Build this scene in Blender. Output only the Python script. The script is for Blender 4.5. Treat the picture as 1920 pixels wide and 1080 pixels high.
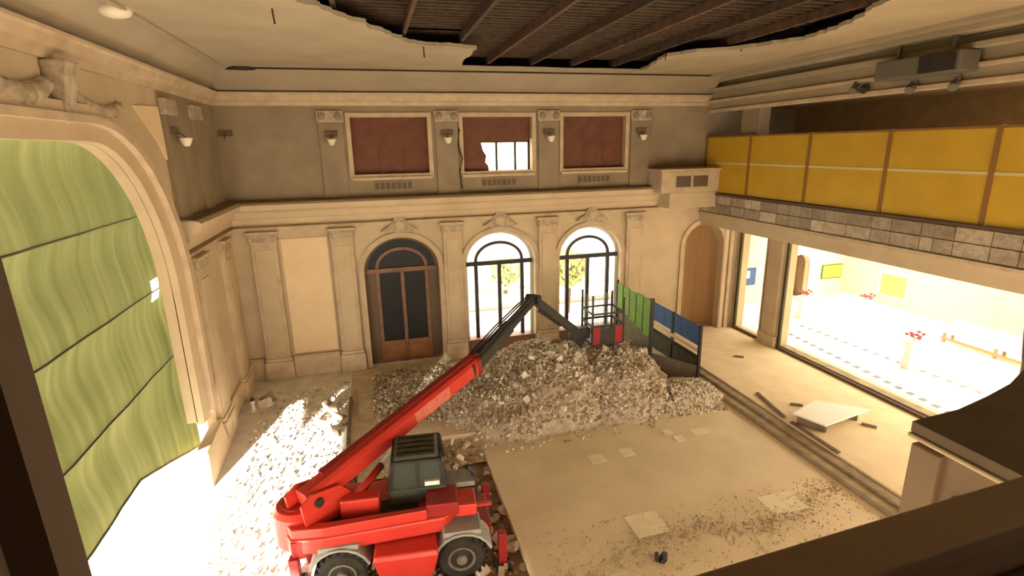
import bpy, bmesh, math, random
from mathutils import Vector, Matrix, noise
random.seed(7)
R = math.radians
D = bpy.data
scene = bpy.context.scene
COL = scene.collection
for o in list(D.objects):
    D.objects.remove(o)

# ------------------------------------------------------------------ camera
F_PX, PITCH, YAW, ROLL = 991.7, .26037, .25508, -.01876
EYE = Vector((0, 0, 8.5))
fw = Vector((math.sin(YAW)*math.cos(PITCH), math.cos(YAW)*math.cos(PITCH), -math.sin(PITCH)))
rt0 = Vector((math.cos(YAW), -math.sin(YAW), 0))
up0 = rt0.cross(fw)
rt = rt0*math.cos(ROLL)+up0*math.sin(ROLL)
up = -rt0*math.sin(ROLL)+up0*math.cos(ROLL)
cam = D.cameras.new('camera')
cam.sensor_width = 36
cam.lens = 36*F_PX/1920
cam.clip_start = .05
cam.clip_end = 400
camo = D.objects.new('camera', cam)
m = Matrix((rt, up, -fw)).transposed().to_4x4()
m.translation = EYE
camo.matrix_world = m
COL.objects.link(camo)
scene.camera = camo

# ------------------------------------------------------------------ light
SKY = 5.2
SUN_DIR = Vector((.371, .929, -.222)).normalized()
SUN = 38.0
scene.view_settings.view_transform = 'Standard'
scene.view_settings.look = 'None'
scene.view_settings.gamma = 1
scene.view_settings.use_curve_mapping = False
scene.view_settings.exposure = 0.75
w = D.worlds.new('sky')
scene.world = w
w.use_nodes = True
bg = w.node_tree.nodes['Background']
bg.inputs[0].default_value = (1, .93, .80, 1)
bg.inputs[1].default_value = SKY
sl = D.lights.new('sun', 'SUN')
sl.energy = SUN
sl.angle = R(1.5)
sl.color = (1, .93, .82)
so = D.objects.new('sun', sl)
so.rotation_euler = SUN_DIR.to_track_quat('-Z', 'Y').to_euler()
COL.objects.link(so)

# ------------------------------------------------------------------ materials
def mat(name, c, c2=None, scale=3, rough=.85, metal=0, bump=0, bscale=None, trans=0, det=6, spec=.3, stretch=None):
    mt = D.materials.new(name)
    mt.use_nodes = True
    nt = mt.node_tree
    b = nt.nodes['Principled BSDF']
    b.inputs['Base Color'].default_value = (*c, 1)
    b.inputs['Roughness'].default_value = rough
    b.inputs['Metallic'].default_value = metal
    b.inputs['Specular IOR Level'].default_value = spec
    if trans:
        b.inputs['Transmission Weight'].default_value = trans
    if c2 or bump:
        tc = nt.nodes.new('ShaderNodeTexCoord')
        src = tc.outputs['Object']
        if stretch:
            mp = nt.nodes.new('ShaderNodeMapping')
            mp.inputs['Scale'].default_value = stretch
            nt.links.new(src, mp.inputs[0])
            src = mp.outputs[0]
        n = nt.nodes.new('ShaderNodeTexNoise')
        n.inputs['Scale'].default_value = scale
        n.inputs['Detail'].default_value = det
        nt.links.new(src, n.inputs['Vector'])
        if c2:
            r = nt.nodes.new('ShaderNodeValToRGB')
            r.color_ramp.elements[0].position = .35
            r.color_ramp.elements[1].position = .65
            r.color_ramp.elements[0].color = (*c2, 1)
            r.color_ramp.elements[1].color = (*c, 1)
            nt.links.new(n.outputs['Fac'], r.inputs[0])
            nt.links.new(r.outputs[0], b.inputs['Base Color'])
        if bump:
            n2 = nt.nodes.new('ShaderNodeTexNoise')
            n2.inputs['Scale'].default_value = bscale or scale*4
            n2.inputs['Detail'].default_value = 5
            nt.links.new(src, n2.inputs['Vector'])
            bp = nt.nodes.new('ShaderNodeBump')
            bp.inputs['Strength'].default_value = bump
            bp.inputs['Distance'].default_value = .05
            nt.links.new(n2.outputs['Fac'], bp.inputs['Height'])
            nt.links.new(bp.outputs[0], b.inputs['Normal'])
    return mt

M = dict(
    wall=mat('plaster_wall', (.60, .465, .305), (.52, .40, .26), 1.2, bump=.08, bscale=12),
    wall2=mat('plaster_trim', (.58, .45, .30), (.48, .36, .235), 2.5, bump=.1, bscale=10),
    panelw=mat('plaster_panel', (.80, .62, .38), (.76, .58, .35), 1.5),
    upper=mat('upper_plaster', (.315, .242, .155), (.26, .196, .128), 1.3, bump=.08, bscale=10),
    carved=mat('carved_stone', (.52, .42, .30), (.34, .27, .19), 6, bump=.5, bscale=14),
    dado=mat('stone_dado', (.70, .56, .38), (.55, .42, .28), 2.2, bump=.15),
    ceil=mat('ceiling_plaster', (.41, .335, .23), (.36, .29, .20), .8, bump=.05, bscale=6),
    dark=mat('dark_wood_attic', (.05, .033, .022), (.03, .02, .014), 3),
    joist=mat('reddish_joist', (.13, .065, .04), (.07, .038, .025), 4),
    lath=mat('lath_wood', (.085, .055, .035), (.05, .032, .02), 5),
    board=mat('brown_shutter_board', (.17, .062, .033), (.13, .046, .026), 2.5, rough=.6),
    doorwood=mat('brown_door_wood', (.24, .125, .08), (.18, .09, .055), 3, rough=.5),
    kick=mat('orange_door_panel', (.34, .15, .06), (.26, .11, .045), 3, rough=.5),
    darkglass=mat('dark_glass', (.016, .016, .016), rough=.45, spec=.25),
    black=mat('black_metal', (.022, .02, .02), (.035, .03, .03), 5, rough=.5),
    blacksteel=mat('grimy_black_steel', (.045, .04, .038), (.03, .026, .025), 5, rough=.55),
    greenframe=mat('dark_bronze_frame', (.06, .05, .022), rough=.5),
    yellow=mat('yellow_panel', (.58, .36, .03), (.52, .315, .026), 1.2, rough=.55),
    post=mat('brown_panel_post', (.26, .13, .03), rough=.6),
    rail=mat('pale_panel_rail', (.62, .52, .28), rough=.5),
    concrete=mat('concrete_slab', (.80, .66, .46), (.72, .585, .40), .9, bump=.12, bscale=18),
    patch=mat('slab_patch_mortar', (.90, .79, .58), (.82, .70, .50), 3),
    under=mat('bounce_soffit', (.78, .68, .52), rough=.9),
    floor=mat('dusty_floor', (.76, .63, .46), (.62, .50, .36), 1.6, bump=.3, bscale=12),
    pit=mat('pit_earth', (.22, .155, .10), (.33, .245, .16), 2.2, bump=.6, bscale=7),
    platform=mat('pale_platform_floor', (.84, .69, .46), (.76, .61, .40), 1.6, bump=.1),
    step=mat('worn_step', (.42, .33, .21), (.28, .21, .13), 3),
    rubble=mat('rubble_grey', (.70, .60, .47), (.48, .39, .28), 7, bump=.5, bscale=20),
    rub_a=mat('rubble_pale', (.86, .79, .67), (.72, .63, .50), 5),
    rub_b=mat('rubble_brown', (.42, .32, .22), (.30, .22, .15), 5),
    rub_c=mat('rubble_brick', (.42, .23, .14), (.32, .19, .12), 5),
    plasterwhite=mat('white_plaster_dust', (.86, .83, .76), (.70, .66, .58), 2.2, bump=.25, bscale=14),
    red=mat('red_paint', (.64, .045, .03), (.56, .04, .026), 2, rough=.35, spec=.5),
    reddark=mat('dark_red_paint', (.30, .02, .018), rough=.45),
    decal=mat('pale_decal', (.66, .20, .15), (.56, .12, .09), 9, rough=.5),
    grey=mat('grey_fender', (.34, .33, .30), (.26, .25, .22), 4, rough=.6),
    chrome=mat('chrome_rod', (.85, .83, .80), rough=.2, metal=1),
    tyre=mat('tyre_rubber', (.022, .02, .016), (.045, .038, .028), 5, rough=.9),
    hub=mat('dusty_hub', (.20, .18, .12), (.13, .115, .08), 6, rough=.7),
    cabglass=mat('cab_glass', (.06, .07, .055), rough=.12, spec=.6),
    cabroof=mat('cab_roof', (.055, .058, .045), (.08, .08, .06), 5, rough=.6),
    white=mat('white_paint', (.85, .83, .78), rough=.5),
    lobwall=mat('lobby_wall_cream', (.84, .74, .46), rough=.8),
    lobfloor=mat('lobby_floor_white', (.90, .88, .84), rough=.5),
    inset=mat('grey_inset_tile', (.16, .15, .15), rough=.4),
    yel2=mat('pale_yellow_panel', (.85, .66, .16), rough=.6),
    cloth=mat('white_table_cloth', (.86, .85, .85), rough=.9),
    flower=mat('red_flower', (.55, .12, .13), (.36, .05, .07), 20),
    leaf=mat('flower_leaf', (.10, .16, .05), rough=.7),
    bench=mat('bench_wood', (.45, .28, .14), rough=.6),
    hgreen=mat('green_hoarding', (.19, .36, .035), (.15, .29, .03), 4, rough=.6),
    hblue=mat('blue_hoarding', (.055, .12, .28), (.045, .09, .21), 4, rough=.6),
    holive=mat('olive_boarding', (.20, .17, .09), (.15, .125, .065), 4, rough=.8),
    hbrown=mat('dark_brown_boarding', (.12, .09, .058), (.085, .062, .04), 4, rough=.8),
    parapet=mat('dark_brown_parapet', (.26, .17, .10), (.22, .145, .085), 2, rough=.6),
    parapet2=mat('darker_brown_ledge', (.11, .068, .04), rough=.7),
    wingpanel=mat('pinkish_brown_panel', (.25, .165, .10), (.22, .145, .085), 2, rough=.7),
    wingtop=mat('brown_wing_top', (.16, .11, .06), (.13, .09, .05), 2, rough=.7),
    glassshade=mat('sconce_glass', (.80, .70, .54), rough=.35),
    darkbracket=mat('sconce_bracket', (.14, .09, .05), rough=.5),
    vent=mat('vent_grille', (.13, .09, .055), rough=.6),
    unit=mat('grey_ceiling_unit', (.14, .12, .095), rough=.6),
    gallerydark=mat('gallery_interior', (.50, .38, .27), (.42, .31, .22), 2),
    niche=mat('brown_niche', (.42, .25, .12), (.36, .21, .10), 1.2, stretch=(3, 3, .2)),
    ground=mat('pale_paving', (.74, .70, .62), (.66, .62, .54), 1.0),
    extwhite=mat('white_render', (.82, .80, .76), rough=.8),
    rooftile=mat('red_roof_tile', (.55, .22, .12), rough=.8),
    trunk=mat('bark', (.20, .14, .09), rough=.9),
    foliage=mat('foliage', (.62, .68, .34), (.70, .72, .42), 4, rough=.7),
    rail_out=mat('stone_railing', (.62, .58, .50), rough=.8),
    timber=mat('pale_timber', (.74, .58, .36), (.66, .5, .3), 4, stretch=(1, 6, 1)),
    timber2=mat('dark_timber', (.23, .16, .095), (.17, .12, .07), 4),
)

def cloth_mat():
    mt = D.materials.new('olive_tarpaulin')
    mt.use_nodes = True
    nt = mt.node_tree
    out = nt.nodes['Material Output']
    nt.nodes.remove(nt.nodes['Principled BSDF'])
    d = nt.nodes.new('ShaderNodeBsdfDiffuse')
    t = nt.nodes.new('ShaderNodeBsdfTranslucent')
    tc = nt.nodes.new('ShaderNodeTexCoord')
    mp = nt.nodes.new('ShaderNodeMapping')
    mp.inputs['Scale'].default_value = (1, 3.5, .2)
    nz = nt.nodes.new('ShaderNodeTexNoise')
    nz.inputs['Scale'].default_value = 1.1
    nz.inputs['Detail'].default_value = 5
    r = nt.nodes.new('ShaderNodeValToRGB')
    r.color_ramp.elements[0].position = .35
    r.color_ramp.elements[1].position = .68
    r.color_ramp.elements[0].color = (.115, .122, .042, 1)
    r.color_ramp.elements[1].color = (.17, .172, .068, 1)
    nt.links.new(tc.outputs['Object'], mp.inputs[0])
    nt.links.new(mp.outputs[0], nz.inputs['Vector'])
    nt.links.new(nz.outputs['Fac'], r.inputs[0])
    nt.links.new(r.outputs[0], d.inputs[0])
    nt.links.new(r.outputs[0], t.inputs[0])
    mx = nt.nodes.new('ShaderNodeMixShader')
    mx.inputs[0].default_value = .10
    nt.links.new(d.outputs[0], mx.inputs[1])
    nt.links.new(t.outputs[0], mx.inputs[2])
    nt.links.new(mx.outputs[0], out.inputs[0])
    return mt
M['tarp'] = cloth_mat()

def pane_mat():
    mt = D.materials.new('clear_pane')
    mt.use_nodes = True
    nt = mt.node_tree
    out = nt.nodes['Material Output']
    nt.nodes.remove(nt.nodes['Principled BSDF'])
    t = nt.nodes.new('ShaderNodeBsdfTransparent')
    t.inputs[0].default_value = (.96, .97, .96, 1)
    g = nt.nodes.new('ShaderNodeBsdfGlossy')
    g.inputs['Roughness'].default_value = .05
    mx = nt.nodes.new('ShaderNodeMixShader')
    mx.inputs[0].default_value = .06
    nt.links.new(t.outputs[0], mx.inputs[1])
    nt.links.new(g.outputs[0], mx.inputs[2])
    nt.links.new(mx.outputs[0], out.inputs[0])
    return mt
M['pane'] = pane_mat()

# ------------------------------------------------------------------ mesh helpers
def rloc(o):
    v = Vector((0, 0, 0))
    while o:
        v += o.location
        o = o.parent
    return v

class B:
    """collects shapes given in world coordinates; build() links them as ONE mesh object"""
    def __init__(s):
        s.v = []
        s.f = []
    def add(s, vs, fs):
        k = len(s.v)
        s.v += [tuple(v) for v in vs]
        s.f += [tuple(i+k for i in f) for f in fs]
        return s
    def box(s, x0, x1, y0, y1, z0, z1):
        return s.add([(x0, y0, z0), (x1, y0, z0), (x1, y1, z0), (x0, y1, z0), (x0, y0, z1), (x1, y0, z1), (x1, y1, z1), (x0, y1, z1)],
                     [(3, 2, 1, 0), (4, 5, 6, 7), (0, 1, 5, 4), (1, 2, 6, 5), (2, 3, 7, 6), (3, 0, 4, 7)])
    def obox(s, c, ax, ay, az, sx, sy, sz):
        """box centred at c with axis vectors and half sizes"""
        c = Vector(c)
        pts = []
        for dz in (-1, 1):
            for dx, dy in ((-1, -1), (1, -1), (1, 1), (-1, 1)):
                pts.append(c+ax*dx*sx+ay*dy*sy+az*dz*sz)
        return s.add(pts, [(3, 2, 1, 0), (4, 5, 6, 7), (0, 1, 5, 4), (1, 2, 6, 5), (2, 3, 7, 6), (3, 0, 4, 7)])
    def bar(s, a, b, w, h, upv=Vector((0, 0, 1)), w2=None, h2=None, cham=0):
        """rectangular (or chamfered) bar from a to b"""
        a, b = Vector(a), Vector(b)
        d = (b-a).normalized()
        sx = d.cross(upv).normalized()
        sz = sx.cross(d)
        w2 = w if w2 is None else w2
        h2 = h if h2 is None else h2
        pts = []
        for p, ww, hh in ((a, w, h), (b, w2, h2)):
            ww /= 2
            hh /= 2
            if cham:
                c = cham
                ring = [(-ww+c, -hh), (ww-c, -hh), (ww, -hh+c), (ww, hh-c), (ww-c, hh), (-ww+c, hh), (-ww, hh-c), (-ww, -hh+c)]
            else:
                ring = [(-ww, -hh), (ww, -hh), (ww, hh), (-ww, hh)]
            pts += [p+sx*x+sz*z for x, z in ring]
        n = len(ring)
        fs = [tuple(range(n))[::-1], tuple(range(n, 2*n))]
        fs += [(i, (i+1) % n, n+(i+1) % n, n+i) for i in range(n)]
        return s.add(pts, fs)
    def tube(s, pts, r, n=10, r2=None):
        pts = [Vector(p) for p in pts]
        vs, fs = [], []
        for i, p in enumerate(pts):
            d = (pts[min(i+1, len(pts)-1)]-pts[max(i-1, 0)]).normalized()
            a = d.cross(Vector((0, 0, 1)))
            if a.length < .01:
                a = d.cross(Vector((1, 0, 0)))
            a.normalize()
            b = d.cross(a)
            rr = r if r2 is None else r+(r2-r)*i/(len(pts)-1)
            vs += [p+(a*math.cos(t)+b*math.sin(t))*rr for t in [2*math.pi*k/n for k in range(n)]]
        for i in range(len(pts)-1):
            for k in range(n):
                fs.append((i*n+k, i*n+(k+1) % n, (i+1)*n+(k+1) % n, (i+1)*n+k))
        fs.append(tuple(range(n))[::-1])
        fs.append(tuple(range((len(pts)-1)*n, len(pts)*n)))
        return s.add(vs, fs)
    def lathe(s, c, prof, axis=Vector((0, 0, 1)), n=24):
        """prof: (radius, height) along axis"""
        c = Vector(c)
        axis = axis.normalized()
        a = axis.cross(Vector((1, 0, 0)))
        if a.length < .1:
            a = axis.cross(Vector((0, 1, 0)))
        a.normalize()
        b = axis.cross(a)
        vs, fs = [], []
        for r, h in prof:
            vs += [c+axis*h+(a*math.cos(t)+b*math.sin(t))*r for t in [2*math.pi*k/n for k in range(n)]]
        for i in range(len(prof)-1):
            for k in range(n):
                fs.append((i*n+k, i*n+(k+1) % n, (i+1)*n+(k+1) % n, (i+1)*n+k))
        fs.append(tuple(range(n))[::-1])
        fs.append(tuple(range((len(prof)-1)*n, len(prof)*n)))
        return s.add(vs, fs)
    def plate(s, outer, holes, mp, t):
        """2D outline with holes; mp(u,v,d) -> world; extruded d = 0..t"""
        bm = bmesh.new()
        loops = [outer]+list(holes)
        es = []
        for lp in loops:
            vv = [bm.verts.new((p[0], p[1], 0)) for p in lp]
            for i in range(len(vv)):
                es.append(bm.edges.new((vv[i], vv[(i+1) % len(vv)])))
        bmesh.ops.triangle_fill(bm, use_beauty=True, use_dissolve=False, edges=es)
        bm.verts.index_update()
        vs = [v.co.copy() for v in bm.verts]
        n = len(vs)
        fs = [tuple(v.index for v in f.verts) for f in bm.faces]
        pts = [mp(v.x, v.y, 0) for v in vs]+[mp(v.x, v.y, t) for v in vs]
        out = list(fs)+[tuple(i+n for i in f)[::-1] for f in fs]
        k = 0
        for lp in loops:
            m_ = len(lp)
            out += [(k+i, k+(i+1) % m_, n+k+(i+1) % m_, n+k+i) for i in range(m_)]
            k += m_
        bm.free()
        return s.add(pts, out)
    def sweep(s, path, prof, closed=False):
        """path: XY polyline; prof: (offset to the left of travel, z)"""
        P = [Vector((p[0], p[1])) for p in path]
        vs = []
        n = len(prof)
        for i, p in enumerate(P):
            d0 = (P[i]-P[i-1]).normalized() if i > 0 else (P[1]-P[0]).normalized()
            d1 = (P[i+1]-P[i]).normalized() if i < len(P)-1 else d0
            n0 = Vector((-d0.y, d0.x))
            n1 = Vector((-d1.y, d1.x))
            nn = (n0+n1)
            nn = nn/(nn.length_squared/2) if nn.length > .01 else n0
            for o, z in prof:
                q = p+nn*o
                vs.append((q.x, q.y, z))
        fs = []
        for i in range(len(P)-1):
            for k in range(n):
                fs.append((i*n+k, (i+1)*n+k, (i+1)*n+(k+1) % n, i*n+(k+1) % n))
        fs.append(tuple(range(n)))
        fs.append(tuple(range((len(P)-1)*n, len(P)*n))[::-1])
        return s.add(vs, fs)
    def build(s, name, material, parent=None, smooth=False, bevel=0):
        off = rloc(parent) if parent else Vector((0, 0, 0))
        me = D.meshes.new(name)
        me.from_pydata([(v[0]-off.x, v[1]-off.y, v[2]-off.z) for v in s.v], [], s.f)
        bm = bmesh.new()
        bm.from_mesh(me)
        bmesh.ops.recalc_face_normals(bm, faces=bm.faces)
        bm.to_mesh(me)
        bm.free()
        mm = material if isinstance(material, bpy.types.Material) else M[material]
        me.materials.append(mm)
        if smooth:
            for p in me.polygons:
                p.use_smooth = True
        o = D.objects.new(name, me)
        o.parent = parent
        COL.objects.link(o)
        if bevel:
            bv = o.modifiers.new('bevel', 'BEVEL')
            bv.width = bevel
            bv.segments = 2
            bv.limit_method = 'ANGLE'
        return o

def thing(name, loc, label=None, cat=None, group=None):
    o = D.objects.new(name, None)
    o.empty_display_size = .2
    o.location = loc
    COL.objects.link(o)
    return tag(o, label, cat, group)

def tag(o, label=None, cat=None, group=None, kind=None):
    if label:
        o['label'] = label
    if cat:
        o['category'] = cat
    if group:
        o['group'] = group
    if kind:
        o['kind'] = kind
    return o

def struct(name, b, m_, label, cat='wall', **k):
    o = b.build(name, m_, None, **k)
    return tag(o, label, cat, kind='structure')

def setroot(name, label, cat):
    o = thing(name, (0, 0, 0), label, cat)
    o['kind'] = 'structure'
    return o

def share(src, name, parent, loc):
    c = src.copy()
    c.name = name
    c.parent = parent
    c.location = loc
    COL.objects.link(c)
    return c

def arch_pts(x0, x1, zs, rise, z0, n=20):
    cx, rx = (x0+x1)/2, (x1-x0)/2
    pts = [(x0, z0)]
    pts += [(cx-rx*math.cos(math.pi*i/n), zs+rise*math.sin(math.pi*i/n)) for i in range(n+1)]
    pts += [(x1, z0)]
    return pts

def rect(x0, x1, z0, z1):
    return [(x0, z0), (x1, z0), (x1, z1), (x0, z1)]

# ------------------------------------------------------------------ dimensions
XL, XR, XG, YB = -4.95, 16.2, 14.1, 20.7     # left wall, lower right wall, gallery front, back wall
DOORS = [(-.48, 2.40), (3.47, 6.40), (7.47, 10.32)]
WINS = [(-.5, 2.24), (3.57, 6.30), (7.60, 10.30)]
ZSPR, ZRISE = 3.92, 1.30
backmap = lambda u, v, d: Vector((u, YB+d, v))

# ------------------------------------------------------------------ floors
fl = setroot('floor', 'dusty hall floor with a sunken bay and raised slabs', 'floor')
B().box(-5.2, -1.27, -5, 21.3, -1.2, 0).build('left_floor', 'plasterwhite', fl)
B().box(-1.27, 11.4, 14.55, 21.3, -1.2, -.02).build('back_floor', 'floor', fl)
B().box(-1.27, 2.68, -5, 14.55, -1.2, -.45).build('sunken_floor', 'pit', fl)
b = B().box(2.68, 11.4, -5, 14.55, -1.2, -.25)
b.build('concrete_slab', 'concrete', fl, bevel=.03)
B().box(2.62, 2.70, -2, 14.4, -.42, -.235).build('slab_kerb', 'platform', fl)
B().box(11.4, 11.72, -5, 21.0, -1.2, -.12).build('step', 'step', fl, bevel=.02)
B().box(11.72, 12.05, -5, 21.0, -1.2, -.05).build('step', 'step', fl, bevel=.02)
B().box(12.05, 16.6, -5, 21.0, -1.2, 0).build('right_platform', 'platform', fl, bevel=.02)
B().box(-1.30, -1.20, 14.6, 17.9, -.05, .14).build('edge_plank', 'timber2', fl)
# pale patches on the slab
for x, y, sx, sy in [(5.7, 12.46, .22, .2), (6.66, 12.52, .2, .2), (8.55, 12.75, .16, .16), (9.40, 12.95, .28, .16), (9.35, 9.35, .5, .35), (5.72, 9.6, .42, .38), (8.4, 13.2, .15, .12)]:
    B().box(x-sx, x+sx, y-sy, y+sy, -.25, -.236).build('slab_patch', 'patch', fl, bevel=.01)

# ------------------------------------------------------------------ back wall
holes = [arch_pts(a, c, ZSPR, ZRISE, -.05) for a, c in DOORS]
holes += [rect(a, c, 7.62, 9.63) for a, c in WINS]
holes += [arch_pts(13.42, 15.42, 4.05, 1.0, -.05)]
b = B().plate([(XL-.5, -.3), (16.7, -.3), (16.7, 5.3), (19, 5.3), (19, 11.2), (XL-.5, 11.2)], holes, backmap, .55)
wb = struct('wall_back', b, 'wall', 'cream back wall with three arched doorways and three upper windows')
# upper storey facing
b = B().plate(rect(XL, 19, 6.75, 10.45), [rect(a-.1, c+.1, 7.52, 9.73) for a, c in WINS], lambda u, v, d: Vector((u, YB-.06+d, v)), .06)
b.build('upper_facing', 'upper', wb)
# niche behind the arch at the right
b = B()
n = 14
pr_ = [(14.42-1.0*math.cos(math.pi*i/n), YB+.3+.75*math.sin(math.pi*i/n)) for i in range(n+1)]
vs = [(x, y, z) for z in (-.1, 5.1) for x, y in pr_]
b.add(vs, [(i, i+1, n+2+i, n+1+i) for i in range(n)]+[tuple(range(n+1, 2*n+2))])
b.build('niche_shell', 'niche', wb, smooth=True)

def pilaster(x0, x1, y, parent, axis='y'):
    """lower order pilaster against the wall plane; axis y: on the back wall, x: on the left wall"""
    def bx(u0, u1, d, z0, z1):
        if axis == 'y':
            return B().box(u0, u1, y-d, y+.02, z0, z1)
        return B().box(y-.02, y+d, u0, u1, z0, z1)
    p = bx(x0, x1, .16, .85, 5.35).build('pilaster', 'wall2', parent, bevel=.015)
    bx(x0+.13, x1-.13, .185, 1.1, 5.05).build('pilaster_panel', 'wall', p, bevel=.015)
    bx(x0-.07, x1+.07, .25, 0, .72).build('pilaster_plinth', 'dado', p, bevel=.02)
    bx(x0-.04, x1+.04, .21, .72, .85).build('pilaster_base', 'dado', p, bevel=.03)
    bx(x0-.05, x1+.05, .22, 5.35, 5.62).build('capital', 'carved', p, bevel=.03)
    bx(x0-.1, x1+.1, .27, 5.62, 5.72).build('capital_slab', 'wall2', p, bevel=.02)
PIL = [(-4.34, -3.46), (-1.58, -.78), (2.6, 3.34), (6.55, 7.30), (10.5, 11.28)]
for a, c in PIL:
    pilaster(a, c, YB, wb)
# dado between the doors and pilasters
for a, c in [(-4.95, -4.42), (-3.38, -1.66), (11.36, 13.3)]:
    o = B().box(a, c, YB-.1, YB, 0, .78).build('dado', 'dado', wb, bevel=.02)
    B().box(a, c, YB-.14, YB, .78, .88).build('dado_cap', 'wall2', o, bevel=.02)
# smooth plaster panels
for a, c in [(-3.38, -1.66)]:
    o = B().box(a+.05, c-.05, YB-.035, YB, .95, 5.4).build('wall_panel', 'panelw', wb)
    for q in [(a, a+.06, .9, 5.45), (c-.06, c, .9, 5.45)]:
        B().box(q[0], q[1], YB-.06, YB, q[2], q[3]).build('panel_frame', 'wall2', o)
# architraves round the arched doors and the niche
for a, c in DOORS+[(13.42, 15.42)]:
    rise, zs = (ZRISE, ZSPR) if c < 12 else (1.0, 4.05)
    outer = arch_pts(a-.2, c+.2, zs, rise+.2, 0)
    inner = arch_pts(a, c, zs, rise, 0)
    loop = outer+inner[::-1]
    B().plate(loop, [], lambda u, v, d: Vector((u, YB-.09+d, v)), .1).build('door_architrave', 'wall2', wb)
# carved gables over the arches
for a, c in DOORS:
    x = (a+c)/2
    g = B().plate([(x-.72, 5.48), (x-.45, 5.42), (x+.45, 5.42), (x+.72, 5.48), (x+.36, 5.72), (x+.16, 6.02), (x-.16, 6.02), (x-.36, 5.72)], [],
                  lambda u, v, d: Vector((u, YB-.16+d, v)), .17).build('carved_gable', 'carved', wb, bevel=.03)
    B().lathe((x, YB-.15, 5.72), [(.2, 0), (.2, .05), (.12, .1)], Vector((0, -1, 0)), 14).build('rosette', 'wall2', g)

# upper order on the back wall: flat pilasters with carved heads
for x in (-1.17, 2.95, 6.98, 10.96):
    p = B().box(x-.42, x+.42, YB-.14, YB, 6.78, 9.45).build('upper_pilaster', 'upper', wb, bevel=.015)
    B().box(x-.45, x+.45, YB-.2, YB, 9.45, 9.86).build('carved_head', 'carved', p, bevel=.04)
    for s in (-1, 1):
        B().lathe((x+s*.28, YB-.2, 9.66), [(.13, 0), (.13, .05), (.05, .09)], Vector((0, -1, 0)), 12).build('scroll', 'upper', p)
# windows of the upper storey
def upper_window(k, a, c, torn, label):
    wr = setroot('window_%d' % k, label, 'window')
    fr = B().plate(rect(a-.16, c+.16, 7.46, 9.79), [rect(a, c, 7.62, 9.63)], lambda u, v, d: Vector((u, YB-.12+d, v)), .16)
    fr.build('window_frame', 'wall2', wr, bevel=.02)
    B().box(a-.1, c+.1, YB-.2, YB, 7.40, 7.52).build('window_sill', 'wall2', wr, bevel=.02)
    zmid = 8.62
    if not torn:
        B().box(a-.1, c+.1, YB+.2, YB+.23, 7.55, 9.7).build('backing_board', 'board', wr)
        w3 = (c-a)/3
        for i in range(3):
            for z0, z1 in ((7.62, zmid), (zmid, 9.63)):
                B().box(a+i*w3+.003, a+(i+1)*w3-.003, YB+.16, YB+.19, z0+.003, z1-.003).build('shutter_board', 'board', wr)
    else:
        poly = [(a, 7.62), (a+1.02, 7.62), (a+1.0, 7.8), (a+.88, 7.95), (a+.93, 8.18), (a+.80, 8.4), (a+.72, 8.72), (c-.12, 8.72), (c-.12, 8.8), (c, 8.8), (c, 9.63), (a, 9.63)]
        B().plate(poly, [], lambda u, v, d: Vector((u, YB+.16+d, v)), .03).build('torn_board', 'board', wr)
    for x in (a+.04, a+(c-a)*.5, a+(c-a)*.78, c-.04):
        B().box(x-.04, x+.04, YB+.26, YB+.32, 7.62, 9.63).build('mullion', 'black', wr)
    B().box(a, c, YB+.26, YB+.32, 8.68, 8.76).build('mullion', 'black', wr)
    B().box(a, c, YB+.285, YB+.295, 7.62, 9.63).build('pane', 'pane', wr)
    # ventilation grille below
    x = (a+c)/2+.0
    g = B().box(x-.68, x+.68, YB-.1, YB, 7.0, 7.36).build('vent_frame', 'upper', wr)
    for i in range(7):
        xx = x-.6+i*.2
        B().box(xx-.075, xx+.075, YB-.115, YB-.09, 7.06, 7.30).build('vent_slot', 'vent', g)
upper_window(1, *WINS[0], False, 'upper window boarded with brown panels above the closed brown door')
upper_window(2, *WINS[1], True, 'upper window with torn brown boarding letting daylight in')
upper_window(3, *WINS[2], False, 'upper window boarded with brown panels nearest the yellow gallery')

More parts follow.
